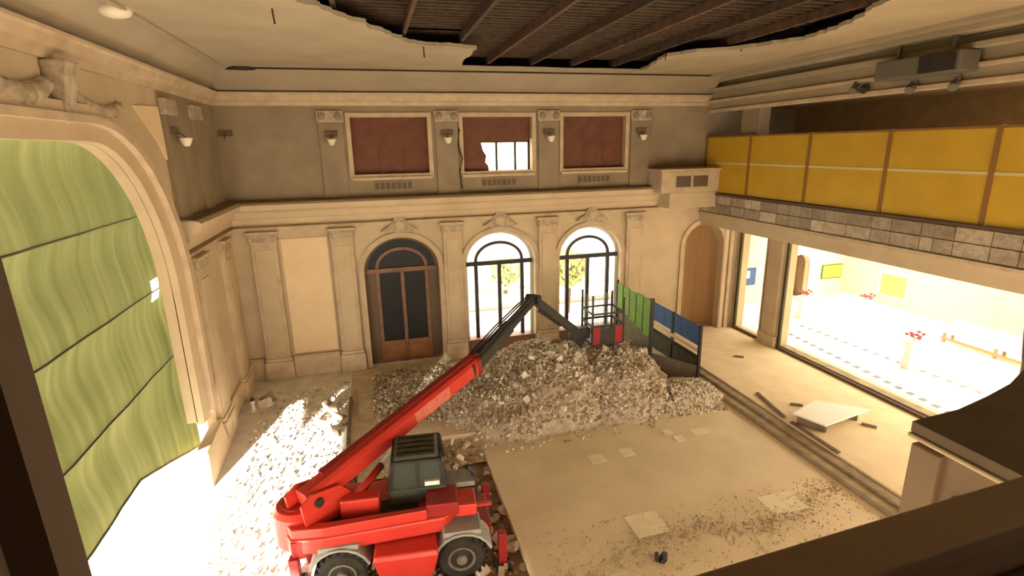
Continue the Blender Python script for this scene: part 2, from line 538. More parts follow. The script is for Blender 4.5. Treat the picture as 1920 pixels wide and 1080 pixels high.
# doors
def arched_door(k, a, c, closed, label):
    d = setroot('door_%d' % k, label, 'door')
    fm = 'doorwood' if closed else 'blacksteel'
    ymid = YB+.30
    mp = lambda u, v, q: Vector((u, ymid+q, v))
    cx, rx = (a+c)/2, (c-a)/2
    B().plate(arch_pts(a, c, ZSPR, ZRISE, 0)+arch_pts(a+.12, c-.12, ZSPR, ZRISE-.12, 0)[::-1], [], mp, .1).build('door_frame', 'darkbracket' if closed else 'rail_out', d)
    # inner arch of the fanlight
    ia, ic = a+.42, c-.42
    B().plate(arch_pts(ia, ic, ZSPR+.06, ZRISE-.5, ZSPR)+arch_pts(ia+.12, ic-.12, ZSPR+.06, ZRISE-.62, ZSPR)[::-1], [], lambda u, v, q: Vector((u, ymid-.03+q, v)), .1).build('fanlight_arch', fm, d)
    B().box(a+.05, c-.05, ymid-.06, ymid+.1, ZSPR-.13, ZSPR+.05).build('transom', fm, d, bevel=.01)
    xs = [ia+.06, cx, ic-.06]
    for x in xs:
        B().box(x-.075, x+.075, ymid-.05, ymid+.09, 0, ZSPR-.1).build('door_stile', fm, d, bevel=.01)
    B().box(a+.1, c-.1, ymid-.02, ymid+.08, .0, .12).build('door_threshold', fm, d)
    for i in range(2):
        x0, x1 = xs[i]+.075, xs[i+1]-.075
        if closed:
            leaf = B().box(x0, x1, ymid, ymid+.06, .12, .92).build('kick_panel', 'kick', d, bevel=.01)
            B().box(x0+.12, x1-.12, ymid-.02, ymid+.01, .28, .76).build('raised_field', 'kick', leaf, bevel=.01)
            B().box(x0, x1, ymid+.03, ymid+.05, .92, ZSPR-.12).build('pane', 'darkglass', d)
        else:
            B().box(x0, x1, ymid+.03, ymid+.045, .12, ZSPR-.12).build('pane', 'pane', d)
    if closed:
        for x0, x1 in ((a+.1, xs[0]-.075), (xs[2]+.075, c-.1)):
            B().box(x0, x1, ymid+.01, ymid+.05, 0, ZSPR-.12).build('side_panel', 'darkbracket', d)
        B().box(cx-.13, cx-.09, ymid-.12, ymid-.04, 1.5, 2.0).build('door_handle', 'black', d)
        B().plate(arch_pts(a+.1, c-.1, ZSPR, ZRISE-.1, ZSPR), [], lambda u, v, q: Vector((u, ymid+.03+q, v)), .02).build('fanlight_pane', 'darkglass', d)
    else:
        for x0, x1 in ((a+.1, xs[0]-.075), (xs[2]+.075, c-.1)):
            B().box(x0, x1, ymid+.03, ymid+.045, 0.1, ZSPR-.12).build('pane', 'pane', d)
        B().plate(arch_pts(a+.1, c-.1, ZSPR, ZRISE-.1, ZSPR), [], lambda u, v, q: Vector((u, ymid+.03+q, v)), .015).build('fanlight_pane', 'pane', d)
        B().box(a, c, YB-.02, YB+.55, 0, .68).build('sill_block', 'doorwood', d, bevel=.02)
arched_door(1, *DOORS[0], True, 'closed brown arched double door with dark glass and fanlight')
arched_door(2, *DOORS[1], False, 'bright arched glazed doorway next to the closed brown door')
arched_door(3, *DOORS[2], False, 'bright arched glazed doorway behind the work platform')

# ------------------------------------------------------------------ left wall with the stage arch
def stage_arch(y0, y1, ztop, rc, slope=0):
    """opening outline (y,z): jambs and basket-shaped head"""
    pts = [(y0, -.3)]
    n = 14
    for i in range(n+1):
        t = math.pi/2*i/n
        pts.append((y0+rc[0]-rc[0]*math.cos(t), ztop-rc[1]+rc[1]*math.sin(t)))
    for i in range(n+1):
        t = math.pi/2*i/n
        pts.append((y1-rc[0]+rc[0]*math.sin(t), ztop-rc[1]+rc[1]*math.cos(t)))
    pts.append((y1, -.3))
    return pts
A0, A1 = 1.4, 14.45
leftmap = lambda u, v, d: Vector((XL-d, u, v))
hole = stage_arch(A0, A1, 8.74, (3.0, 3.7))
hole = hole[:-1]+[(A1, 1.56), (A1+1.1, 1.5), (A1+1.5, 1.1), (A1+1.35, .3), (A1, .2), (A1, -.3)]
b = B().plate(rect(-5.5, YB+.5, -.3, 11.2), [hole], leftmap, .25)
wl = struct('wall_left', b, 'wall', 'left wall pierced by the wide stage arch')
# stepped mouldings around the arch
for i, (w0, w1, proud, mname) in enumerate([(0, .55, .16, 'wall'), (.55, .80, .30, 'wall2'), (.80, 1.15, .20, 'wall')]):
    outer = stage_arch(A0-w1, A1+w1, 8.74+w1*.55, (3.0+w1, 3.7+w1*.55))
    inner = stage_arch(A0-w0, A1+w0, 8.74+w0*.55, (3.0+w0, 3.7+w0*.55))
    outer[-1] = (A1+w1, 1.45+.12*i)
    inner[-1] = (A1+w0, 1.50+.12*i)
    B().plate(outer+inner[::-1], [], lambda u, v, d, p=proud: Vector((XL+p-d, u, v)), proud+.02).build('arch_moulding', mname, wl)
# spandrel panel and carved boss
B().plate([(14.1, 9.55), (15.55, 9.62), (15.6, 8.35), (15.2, 8.8)], [], lambda u, v, d: Vector((XL+.06-d, u, v)), .08).build('spandrel_panel', 'panelw', wl)
# swags and a keystone console above the crown of the arch
def swag(y0, z0, y1, z1, drop, r):
    bb = B()
    n = 22
    for i in range(n+1):
        t = i/n
        rr = r*(.55+.6*math.sin(math.pi*t))*(1.15 if i % 2 else .85)
        c = (XL+.02, y0+(y1-y0)*t, z0+(z1-z0)*t-drop*math.sin(math.pi*t))
        bb.lathe(c, [(rr, 0), (rr, rr*.5), (rr*.75, rr*1.0), (rr*.3, rr*1.3)], Vector((1, 0, 0)), 9)
    bb.build('carved_swag', 'carved', wl)
swag(8.4, 9.85, 10.9, 9.75, .42, .15)
swag(10.9, 9.75, 13.4, 9.5, .35, .13)
for y, z in ((8.3, 9.55), (10.9, 9.5)):
    B().add([(XL, y-.22, z+.5), (XL, y+.22, z+.5), (XL, y+.14, z-.5), (XL, y-.14, z-.5), (XL+.42, y-.22, z+.5), (XL+.42, y+.22, z+.5), (XL+.2, y+.14, z-.5), (XL+.2, y-.14, z-.5)],
            [(3, 2, 1, 0), (4, 5, 6, 7), (0, 1, 5, 4), (1, 2, 6, 5), (2, 3, 7, 6), (3, 0, 4, 7)]).build('console', 'carved', wl, bevel=.04)
# broken foot of the far jamb
B().add([(XL-.1, 13.9, -.02), (XL+.34, 13.7, -.02), (XL+.30, 15.9, -.02), (XL-.1, 15.9, -.02), (XL-.1, 14.2, .85), (XL+.2, 14.15, .80), (XL+.2, 15.7, .95), (XL-.1, 15.7, .9)],
        [(3, 2, 1, 0), (4, 5, 6, 7), (0, 1, 5, 4), (1, 2, 6, 5), (2, 3, 7, 6), (3, 0, 4, 7)]).build('jamb_foot', 'wall', wl, bevel=.04)
pilaster(16.0, 17.0, XL, wl, axis='x')
pilaster(18.9, 19.7, XL, wl, axis='x')
b = B().box(XL, XL+.05, 15.65, YB, 6.75, 10.4)
b.build('upper_facing', 'upper', wl)
for y in (16.1, 18.4):
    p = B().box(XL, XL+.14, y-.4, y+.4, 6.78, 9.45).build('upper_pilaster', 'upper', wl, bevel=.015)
    B().box(XL, XL+.2, y-.43, y+.43, 9.45, 9.86).build('carved_head', 'carved', p, bevel=.04)
B().box(XL, XL+.1, 16.0, YB, 0, .78).build('dado', 'dado', wl, bevel=.02)

# ------------------------------------------------------------------ cornices
def cornice(name, path, prof, m_, label):
    return struct(name, B().sweep(path, prof), m_, label, 'trim')
# travelling so that the left of travel points into the room
path = [(13.6, YB), (XL+.0, YB), (XL, 15.5)]
prof = [(0, 6.0), (.14, 6.0), (.16, 6.16), (.26, 6.22), (.30, 6.42), (.55, 6.52), (.60, 6.70), (.50, 6.76), (0, 6.80)]
cornice('trim_1', path, prof, 'wall', 'projecting cream cornice between the two storeys')
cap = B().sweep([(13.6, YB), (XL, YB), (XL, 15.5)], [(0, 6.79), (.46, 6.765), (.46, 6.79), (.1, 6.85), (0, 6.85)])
cap.build('dark_ledge', 'timber2', D.objects['trim_1'])  # dark brown strip along the top of the cornice
prof = [(0, 5.72), (.08, 5.72), (.10, 5.84), (.18, 5.88), (0, 5.92)]
cornice('trim_2', path, prof, 'wall2', 'slim moulding under the storey cornice')
path = [(XG, YB), (XL, YB), (XL, -3)]
prof = [(0, 10.02), (.08, 10.02), (.12, 10.14), (.24, 10.18), (.30, 10.34), (.36, 10.38), (.36, 10.44), (0, 10.44)]
cornice('trim_3', path, prof, 'wall2', 'dark edged cornice under the ceiling cove')

# ------------------------------------------------------------------ ceiling
hole = [(-1.35, 8.2), (-1.3, 9.5), (-1.09, 10.65), (-.68, 10.95), (-.3, 11.7), (.14, 12.28), (.5, 13.0), (.84, 13.5), (1.2, 14.1), (1.67, 14.42), (2.3, 14.5), (2.96, 14.75), (3.0, 16.2), (3.19, 18.2),
        (6.0, 18.25), (9.64, 18.3), (9.1, 16.3), (8.74, 15.0), (9.3, 14.3), (10.27, 13.5), (10.6, 12.8), (10.95, 12.25), (10.8, 11.2), (10.43, 10.2), (9.9, 9.3), (9.6, 8.6), (9.0, 6.5), (7.4, 4.2), (5, 3), (2.4, 3.6), (.3, 5.2), (-.9, 6.8)]
def ragged(lp, amp=.07, sub=5):
    out = []
    for i, p in enumerate(lp):
        q = lp[(i+1) % len(lp)]
        for k in range(sub):
            t = k/sub
            out.append((p[0]+(q[0]-p[0])*t+random.uniform(-amp, amp), p[1]+(q[1]-p[1])*t+random.uniform(-amp, amp)))
    return out
CX0, CX1, CY1 = XL+.75, 13.45, 18.75
b = B().plate(rect(CX0, CX1, -5.3, CY1), [ragged(hole)], lambda u, v, d: Vector((u, v, 11.0+d)), .09)
# sloping coves to the walls
e = .08
b.add([(CX0, -5.3, 11.0), (CX0, CY1, 11.0), (XL, YB, 10.42), (XL, -5.3, 10.42)], [(0, 1, 2, 3)])
b.add([(CX0, CY1, 11.0), (CX1, CY1, 11.0), (XG+.05, YB, 10.42), (XL, YB, 10.42)], [(0, 1, 2, 3)])
ce = struct('ceiling', b, 'ceil', 'plaster ceiling with a great ragged hole over the hall', 'ceiling')
# dark slot along the back of the ceiling, with its broken end
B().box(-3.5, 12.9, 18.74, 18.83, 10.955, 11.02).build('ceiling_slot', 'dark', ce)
B().plate([(-3.95, 18.9), (-3.6, 18.55), (-3.2, 18.62), (-3.1, 18.86), (-3.4, 19.0)], [], lambda u, v, d: Vector((u, v, 10.93+d)), .07).build('slot_end', 'dark', ce)
for zz, off in ((10.93, .35), (10.90, .75)):
    B().box(CX1-off-.08, CX1-off, -5, CY1-.3, zz, 11.0).build('ceiling_moulding', 'ceil', ce)
B().box(CX0+.25, CX0+.33, -5, CY1-.3, 10.94, 11.0).build('ceiling_moulding', 'ceil', ce)
# sloping side of the gallery beam
b = B().add([(CX1, -5.3, 11.0), (CX1, CY1, 11.0), (XG+.05, YB, 10.42), (XG, YB, 9.75), (XG, -5.3, 9.75), (XG-.05, -5.3, 10.7)], [(0, 1, 2, 3, 4, 5)])
b = B()
b.box(XG, XG+.5, -5.3, YB, 9.75, 11.0)
gb = struct('trim_4', b, 'ceil', 'long plaster beam above the gallery opening', 'trim')
for o_, z0, z1 in ((.10, 9.72, 9.86), (.16, 10.12, 10.22), (.34, 10.52, 10.66), (.65, 10.86, 11.0)):
    B().box(XG-o_, XG+.02, -5.2, YB-.3, z0, z1).build('beam_moulding', 'wall2' if o_ < .3 else 'ceil', gb, bevel=.02)

# roof space over the hole
at = setroot('roof_space', 'dark roof space with joists seen through the ceiling hole', 'roof')
b = B()
b.box(XL-.4, 19, -5.3, YB+.4, 13.4, 13.5)
b.box(XL-.45, XL-.35, -5.3, YB+.4, 11.05, 13.5)
b.box(19, 19.1, -5.3, YB+.4, 10.95, 13.5)
b.box(XL-.4, 19, YB+.4, YB+.5, 11.05, 13.5)
b.box(XL-.4, 19, -5.4, -5.3, 11.0, 13.5)
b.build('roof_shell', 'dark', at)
for i, x in enumerate([-3.4, -1.9, -.4, 1.1, 2.6, 4.1, 5.6, 7.1, 8.6, 10.1, 11.6]):
    B().box(x-.045, x+.045, -4, 18.6, 11.16, 11.36).build('joist', 'joist' if i % 2 else 'lath', at)
k = 0
y = 2.6
while y < 18.4:
    x0, x1 = -1.2+random.uniform(-.4, .3), 11+random.uniform(-.4, .3)
    if random.random() < .35:
        x0 += random.uniform(0, 5)
    B().box(x0, x1, y-.05, y+.05, 11.37, 11.41).build('lath', 'lath', at)
    y += .27
for x, y, l in [(-1.45, 11.3, .3), (1.6, 14.6, .3), (10.2, 13.6, .12), (8.75, 15.1, .15)]:
    o = B().bar((x, y, 11.1), (x+.02, y+.03, 11.05-l), .03, .02).build('hanging_lath', 'lath', at)

# ------------------------------------------------------------------ gallery on the right
ga = setroot('gallery', 'right hand gallery with carved stone front', 'gallery')
B().box(XG, XG+.35, -5, YB, 5.05, 5.62).build('gallery_architrave', 'wall', ga, bevel=.02)
B().box(XG-.07, XG+.02, -5, YB-.0, 5.50, 5.62).build('gallery_bead', 'wall2', ga, bevel=.02)
B().box(XG+.03, XG+.35, -5, YB, 5.62, 6.40).build('gallery_fascia', 'carved', ga)
B().box(XG-.08, XG+.40, -5, YB, 6.40, 6.47).build('gallery_ledge', 'parapet2', ga)  # dark colour stands for the shadow line below the yellow panels
B().box(XG+.34, 19, -5, YB, 5.30, 5.60).build('gallery_floor', 'gallerydark', ga)
B().plate(rect(-5, YB, 5.6, 11), [rect(-4, -.5, 6.6, 9.6), rect(.5, 4, 6.6, 9.6), rect(5, 8.5, 6.6, 9.6)], lambda u, v, d: Vector((18.6+d, u, v)), .2).build('gallery_rear_wall', 'gallerydark', ga)  # unseen window holes added to brighten the gallery interior
B().box(XG+.4, 18.8, -5, YB, 9.9, 10.0).build('gallery_ceiling', 'gallerydark', ga)
B().box(XG+.25, XG+.75, 17.75, 18.75, 6.4, 9.9).build('gallery_pillar', 'upper', ga, bevel=.02)
# carved blocks in two courses
shades = [mat('carved_block_%d' % i, (.50*s, .41*s, .30*s), (.36*s, .29*s, .21*s), 7, bump=.5, bscale=16) for i, s in enumerate((1.35, 1.05, .85, .68))]
y = 20.55
while y > 5.5:
    wd = random.choice((.36, .5, .62, .85))
    for z0, z1 in ((5.65, 6.0), (6.03, 6.37)):
        B().box(XG-.02-random.uniform(0, .03), XG+.05, y-wd+.025, y, z0, z1).build('carved_block', random.choice(shades), ga)
    y -= wd
# end block of the gallery against the back wall
eb = B().box(11.45, XG+.1, 19.55, YB, 6.55, 7.42).build('gallery_end_block', 'wall2', ga, bevel=.03)
B().box(11.35, XG+.18, 19.45, YB, 7.42, 7.52).build('end_block_cap', 'wall2', eb, bevel=.02)
for x in (12.45, 13.25):
    B().box(x-.33, x+.33, 19.52, 19.58, 6.78, 7.22).build('end_block_panel', 'vent', eb)
B().box(11.9, XG+.1, 19.6, YB, 5.9, 6.56).build('end_block_corbel', 'wall', eb, bevel=.05)

# yellow panels
ys = [20.55, 17.81, 14.92, 12.08, 9.37, 6.6, 3.9]
yp = thing('yellow_screen', (XG+.1, ys[-1], 6.47), 'row of yellow panels in brown posts along the gallery edge', 'screen')
for i in range(len(ys)-1):
    y1, y0 = ys[i], ys[i+1]
    B().box(XG+.03, XG+.07, y0+.06, y1-.06, 6.50, 7.66).build('yellow_panel', 'yellow', yp)
    B().box(XG+.03, XG+.07, y0+.06, y1-.06, 7.73, 8.72).build('yellow_panel', 'yellow', yp)
    B().box(XG+.015, XG+.08, y0+.05, y1-.05, 7.66, 7.73).build('panel_rail', 'rail', yp)
    B().box(XG+.02, XG+.09, y0+.02, y1-.02, 8.72, 8.78).build('top_rail', 'post', yp)
for y in ys:
    B().box(XG+.0, XG+.09, y-.06, y+.06, 6.47, 8.80).build('panel_post', 'post', yp)

# air unit and spotlights on the beam
u = thing('air_unit', (13.6, 11.1, 10.05), 'long dark box unit fixed to the ceiling beam over the gallery', 'air unit')
B().box(13.35, 13.98, 10.0, 12.2, 10.02, 10.5).build('unit_body', 'unit', u, bevel=.04)
B().box(13.30, 13.36, 10.1, 10.95, 10.06, 10.46).build('intake', 'black', u)
for y in (10.4, 11.8):
    B().box(13.6, 13.68, y-.04, y+.04, 10.48, 11.0).build('hanger', 'unit', u)
for i, (y, z, lab) in enumerate([(13.3, 10.02, 'small dark twin spotlight on the beam beyond the air unit'), (11.55, 9.86, 'small dark spotlight under the far end of the air unit'), (10.45, 9.82, 'small dark spotlight under the open end of the air unit')]):
    s = thing('spotlight', (XG-.12, y, z), lab, 'spotlight', 'spotlights on the gallery beam')
    B().box(XG-.18, XG-.05, y-.05, y+.05, z, z+.14).build('bracket', 'unit', s)
    d = Vector((-1, -.3, -.8)).normalized()
    B().lathe(Vector((XG-.14, y, z))-d*.05, [(.06, 0), (.10, .08), (.11, .26), (.09, .26)], d, 12).build('lamp_can', 'unit', s, smooth=False)
    if i == 0:
        B().lathe(Vector((XG-.14, y-.35, z-.02))-d*.05, [(.06, 0), (.10, .08), (.11, .26), (.09, .26)], d, 12).build('lamp_can', 'black', s)

# ------------------------------------------------------------------ right lower wall with the openings to the lobby
rightmap = lambda u, v, d: Vector((XR+d, u, v))
b = B().plate(rect(-5, YB, -.1, 5.4), [rect(3.0, 17.58, .02, 4.9), rect(18.7, 20.45, .02, 4.9)], rightmap, .5)
wr = struct('wall_right', b, 'wall', 'right wall with a wide opening into the bright lobby')
B().box(XR-.10, XR+.1, 17.75, 18.55, 0, 5.1).build('pier_face', 'wall', wr, bevel=.03)
B().box(XR-.16, XR+.1, 17.62, 18.66, 0, .5).build('pier_plinth', 'dado', wr, bevel=.03)
B().box(XR-.04, XR+.06, 17.46, 17.58, 0, 4.9).build('opening_frame', 'greenframe', wr)
B().box(XR-.04, XR+.06, 20.33, 20.45, 0, 4.9).build('opening_frame', 'greenframe', wr)
B().box(XR-.04, XR+.06, 18.66, 18.74, 0, 4.9).build('opening_frame', 'wall2', wr)
B().box(XR-.05, XR+.10, 3.0, 17.5, 0, .10).build('opening_sill', 'parapet2', wr)
B().box(XR-.05, XR+.10, 18.7, 20.45, 0, .10).build('opening_sill', 'parapet2', wr)
B().box(XR+.10, XR+.45, 3.0, 17.5, 0, .14).build('opening_threshold', 'step', wr)
B().box(XR+.45, XR+.80, 3.0, 17.5, 0, .07).build('opening_threshold', 'platform', wr)
for x in (15.55, 15.85):
    B().box(x-.1, x+.1, YB-.12, YB+.02, 0, 5.1).build('corner_strip', 'wall' if x < 15.7 else 'wall2', wb, bevel=.02)

# ------------------------------------------------------------------ lobby beyond
lf = struct('floor_lobby', B().box(XR+.5, 26, -5, 24, -.2, .0), 'lobfloor', 'bright white lobby floor beyond the opening', 'floor')
tile = B().box(-.11, .11, -.11, .11, 0, .008)
first = None
for xs_, xe, n in [(19.36, 19.80, 20), (18.05, 17.42, 20)]:
    for i in range(n):
        t = i/(n-1)
        loc = (xs_+(xe-xs_)*t*1.18, 19.6-t*8.9-(.35 if xs_ < 19 else 0), .0)
        if first is None:
            first = tile.build('inset_tile', 'inset', lf)
            first.location = loc
        else:
            share(first, 'inset_tile', lf, loc)
b = B().plate(rect(XR+.5, 26, -.1, 4.9), [arch_pts(21.75, 23.1, 1.95, .6, -.05)], lambda u, v, d: Vector((u, 23.4+d, v)), .3)
le = struct('wall_lobby_end', b, 'lobwall', 'pale yellow end wall of the lobby with an arched doorway')
B().plate(arch_pts(21.55, 23.3, 1.95, .8, 0)+arch_pts(21.75, 23.1, 1.95, .6, 0)[::-1], [], lambda u, v, d: Vector((u, 23.34+d, v)), .08).build('doorway_trim', 'white', le)
B().box(21.5, 23.4, 24.4, 24.5, -.1, 3.0).build('doorway_dark_wall', 'niche', le)
B().box(21.5, 21.6, 23.7, 24.5, -.1, 3).build('doorway_side', 'gallerydark', le)
B().box(23.3, 23.4, 23.7, 24.5, -.1, 3).build('doorway_side', 'gallerydark', le)
B().box(21.5, 23.4, 23.7, 24.5, 2.9, 3).build('doorway_lid', 'gallerydark', le)
ls = struct('wall_lobby_side', B().box(25.5, 25.8, -5, 23.5, -.1, 4.9), 'lobwall', 'long pale yellow wall across the lobby')
B().box(25.42, 25.5, 8, 23.4, 0, .18).build('lobby_skirting', 'white', ls)
B().box(25.40, 25.5, 10.8, 15.4, 0, 2.3).build('pale_door', 'lobwall', ls, bevel=.02)
lcl = struct('ceiling_lobby', B().box(XR+.3, 20.8, -5, 24, 4.9, 5.05), 'lobwall', 'ceiling strip of the lobby beside a roof gap added to let light in', 'ceiling')  # roof beyond this strip left open, an added gap that lights the lobby
struct('wall_lobby_return', B().box(XR, 16.7, 21.25, 23.7, -.1, 4.9), 'lobwall', 'short lobby wall behind the narrow opening')
struct('wall_lobby_near', B().box(XR+.5, 26, -5.2, -5, -.1, 4.9), 'lobwall', 'near end wall of the lobby')
# things in the lobby
p = thing('poster', (24.7, 23.35, 1.3), 'green and orange poster on the lobby end wall beside the arched doorway', 'poster')
B().box(23.95, 25.3, 23.33, 23.38, 1.05, 1.85).build('poster_sheet', 'leaf', p)
pm = mat('poster_orange', (.75, .45, .05), (.18, .45, .10), 1.8)
B().box(24.0, 25.25, 23.31, 23.335, 1.10, 1.80).build('poster_print', pm, p)
p = thing('notice_panel', (25.45, 20.3, .7), 'square yellow panel in a pale frame on the long lobby wall', 'panel')
B().box(25.42, 25.49, 19.5, 21.1, .65, 1.95).build('panel_frame', 'white', p, bevel=.01)
B().box(25.40, 25.43, 19.62, 20.98, .77, 1.83).build('panel_face', 'yel2', p)
p = thing('blue_sign', (19.2, 23.3, 1.0), 'blue sign on the lobby end wall seen through the narrow opening', 'sign')
B().box(18.75, 19.6, 23.31, 23.38, 1.1, 2.05).build('sign_board', 'hblue', p, bevel=.01)
B().box(18.9, 19.2, 23.29, 23.315, 1.5, 1.9).build('sign_print', 'white', p)
def cocktail_table(x, y, label):
    t = thing('cocktail_table', (x, y, 0), label, 'table', 'draped standing tables in the lobby')
    n = 28
    prof = [(.30, .0), (.29, .35), (.22, .75), (.36, 1.02), (.37, 1.06), (.35, 1.08)]
    bb = B()
    vs, fs = [], []
    for r, h in prof:
        for k in range(n):
            t_ = 2*math.pi*k/n
            rr = r*(1+(.09*math.cos(7*t_) if h < .9 else 0))
            vs.append((x+rr*math.cos(t_), y+rr*math.sin(t_), h))
    for i in range(len(prof)-1):
        fs += [(i*n+k, i*n+(k+1) % n, (i+1)*n+(k+1) % n, (i+1)*n+k) for k in range(n)]
    fs.append(tuple(range((len(prof)-1)*n, len(prof)*n)))
    bb.add(vs, fs).build('draped_cloth', 'cloth', t, smooth=True)
    v = B().lathe((x, y, 1.08), [(.05, 0), (.07, .06), (.05, .14), (.06, .17)], n=12).build('vase', 'white', t, smooth=True)
    for k in range(9):
        a = k*2.4
        r = .06+.045*k**.7
        hz = 1.30+.06*math.sin(k*1.7)
        px, py = x+r*math.cos(a)*1.3, y+r*math.sin(a)*1.3
        B().lathe((px, py, hz), [(.02, -.02), (.07, .02), (.08, .05), (.04, .07)], n=8).build('flower', 'flower', t, smooth=True)
        B().tube([(x, y, 1.2), (px, py, hz)], .012, 5).build('stem', 'leaf', t)
cocktail_table(22.5, 19.1, 'white draped standing table with red flowers near the yellow panel')
cocktail_table(19.55, 14.4, 'white draped standing table with red flowers beside the row of floor insets')
cocktail_table(20.3, 20.6, 'white draped standing table with red flowers before the arched lobby doorway')
bn = thing('bench', (23.9, 12.5, 0), 'long pale bench with brown rails along the far lobby wall', 'bench')
B().box(23.45, 24.05, 8, 16.2, .42, .5).build('seat', 'white', bn, bevel=.02)
B().box(24.0, 24.08, 8, 16.2, .5, .95).build('backrest', 'white', bn, bevel=.02)
B().box(23.45, 23.52, 8, 16.2, .12, .22).build('rail', 'bench', bn)
for y in (8.1, 10.1, 12.1, 14.1, 16.1):
    B().box(23.46, 23.54, y-.05, y+.05, 0, .42).build('leg', 'bench', bn)
    B().box(23.98, 24.06, y-.05, y+.05, 0, .42).build('leg', 'bench', bn)

# ------------------------------------------------------------------ rear of the hall: balcony and wall below it
b = B().plate(rect(XL, XR+.5, -.3, 11.2), [rect(-3.5, 2.4, 0, 2.7), rect(3.2, 9.2, 0, 2.7), rect(10, 15.6, 0, 2.7)], lambda u, v, d: Vector((u, -5.2-d, v)), .4)  # openings out of view, added and sized to let daylight in
struct('wall_rear', b, 'wall', 'rear wall below the balcony with three wide unseen openings added for daylight')
fb = struct('floor_balcony', B().box(XL, XR, -5.2, 1.1, 6.0, 6.2), 'parapet2', 'dark balcony floor under the viewpoint', 'floor')
B().box(XL, XR, -5.2, 1.1, 5.9, 6.0).build('bounce_soffit', 'under', fb)  # unseen pale underside added to bounce light into the hall
pp = setroot('balcony_parapet', 'dark brown balcony parapet in the foreground', 'parapet')
def skew(y, x):
    return y+.055*(x-.8)
def pbox(x0, x1, y0, y1, z0, z1):
    return B().add([(x, skew(y, x), z) for z in (z0, z1) for x, y in ((x0, y0), (x1, y0), (x1, y1), (x0, y1))],
                   [(3, 2, 1, 0), (4, 5, 6, 7), (0, 1, 5, 4), (1, 2, 6, 5), (2, 3, 7, 6), (3, 0, 4, 7)])
pbox(-2.5, 9, .92, 1.09, 7.22, 7.30).build('parapet_cap', 'parapet', pp, bevel=.01)
pbox(-2.5, 9, .94, 1.04, 6.2, 7.22).build('parapet_wall', 'parapet', pp)
pbox(-2.5, 9, .70, .93, 7.02, 7.10).build('inner_ledge', 'parapet2', pp, bevel=.01)
pbox(-2.5, 9, .55, .70, 6.85, 6.95).build('inner_shelf', 'parapet', pp, bevel=.01)
# gallery wing to the right with its curved top
wg = setroot('balcony_wing', 'curved balcony wing with a panelled side beyond the parapet', 'parapet')
top = [(3.88, 1.25), (3.88, 2.76), (4.4, 2.80), (4.85, 2.90), (5.3, 3.02), (5.75, 3.2), (6.3, 3.55), (7.2, 4.1), (9, 5), (9, 1.25)]
zmap = lambda z: (lambda u, v, d: Vector((u, v, z+d)))
B().plate(top, [], zmap(6.33), .08).build('wing_cap', 'wingtop', wg)
B().plate([(x+(.06 if x < 4 else 0), y-.06 if y > 2 else y) for x, y in top], [], zmap(4.6), 1.73).build('wing_body', 'wingpanel', wg)
B().box(3.86, 3.96, 1.25, 2.77, 6.28, 6.32).build('wing_moulding', 'wall', wg, bevel=.015)
B().box(3.88, 3.97, 2.52, 2.74, 4.6, 6.24).build('wing_pilaster', 'wingpanel', wg, bevel=.015)
B().box(3.90, 3.96, 1.3, 2.42, 4.8, 5.98).build('wing_panel', 'wingpanel', wg, bevel=.02)
B().box(5.2, 6.6, 1.9, 2.3, 6.41, 6.47).build('wing_shadow_strip', 'parapet2', wg)  # darker strip standing for a shadow on the wing top
# near dark post
ps = setroot('balcony_post', 'dark moulded timber post at the balcony edge beside the stage arch', 'post')
b = B()
for x0, x1, y0, y1, mm in [(-.64, -.575, .92, 1.0, 'parapet2'), (-.76, -.64, .90, 1.02, 'parapet'), (-1.1, -.76, .88, 1.04, 'parapet2')]:
    B().add([(x+(.028 if z < 7 else -.0), y, z) for z in (6.2, 8.6) for x, y in ((x0, y0), (x1, y0), (x1, y1), (x0, y1))],
            [(3, 2, 1, 0), (4, 5, 6, 7), (0, 1, 5, 4), (1, 2, 6, 5), (2, 3, 7, 6), (3, 0, 4, 7)]).build('post_moulding', mm, ps)

# ------------------------------------------------------------------ outside
struct('ground', B().box(-60, -5.2, -40, 60, -.5, -.02), 'plasterwhite', 'pale ground beyond the stage arch', 'ground')
struct('terrace', B().box(XL-.45, 40, YB+.55, 70, -.5, -.05), 'ground', 'pale terrace outside the arched doors', 'ground')
struct('forecourt', B().box(XL-.45, 40, -40, -5.6, -.5, -.05), 'ground', 'pale forecourt behind the hall', 'ground')
bd = thing('building', (9, 48, 0), 'white building with a red tiled roof seen through the torn upper window', 'building')
B().box(2, 20, 48, 56, -.05, 7.0).build('building_wall', 'extwhite', bd)
B().add([(1.5, 47.5, 7), (20.5, 47.5, 7), (20.5, 56.5, 7), (1.5, 56.5, 7), (3, 52, 9.2), (19, 52, 9.2)], [(0, 1, 5, 4), (2, 3, 4, 5), (0, 4, 3), (1, 2, 5), (0, 3, 2, 1)]).build('roof', 'rooftile', bd)
for x in (4, 7, 10, 13, 16, 18.5):
    for z in (1.2, 4.2):
        wdw = B().box(x-.5, x+.5, 47.94, 48.02, z, z+1.5).build('window', 'rail_out', bd)
        B().box(x-.4, x+.4, 47.92, 47.95, z+.1, z+1.4).build('pane', 'darkglass', wdw)
rl = thing('balustrade', (7, 27, 0), 'pale stone balustrade on the terrace outside the doors', 'balustrade')
B().box(-2, 16, 26.9, 27.15, 1.0, 1.15).build('handrail', 'rail_out', rl, bevel=.02)
B().box(-2, 16, 26.9, 27.15, 0, .18).build('plinth', 'rail_out', rl)
src = B().lathe((0, 0, .18), [(.08, 0), (.05, .1), (.10, .3), (.05, .6), (.08, .82)], n=8)
f0 = None
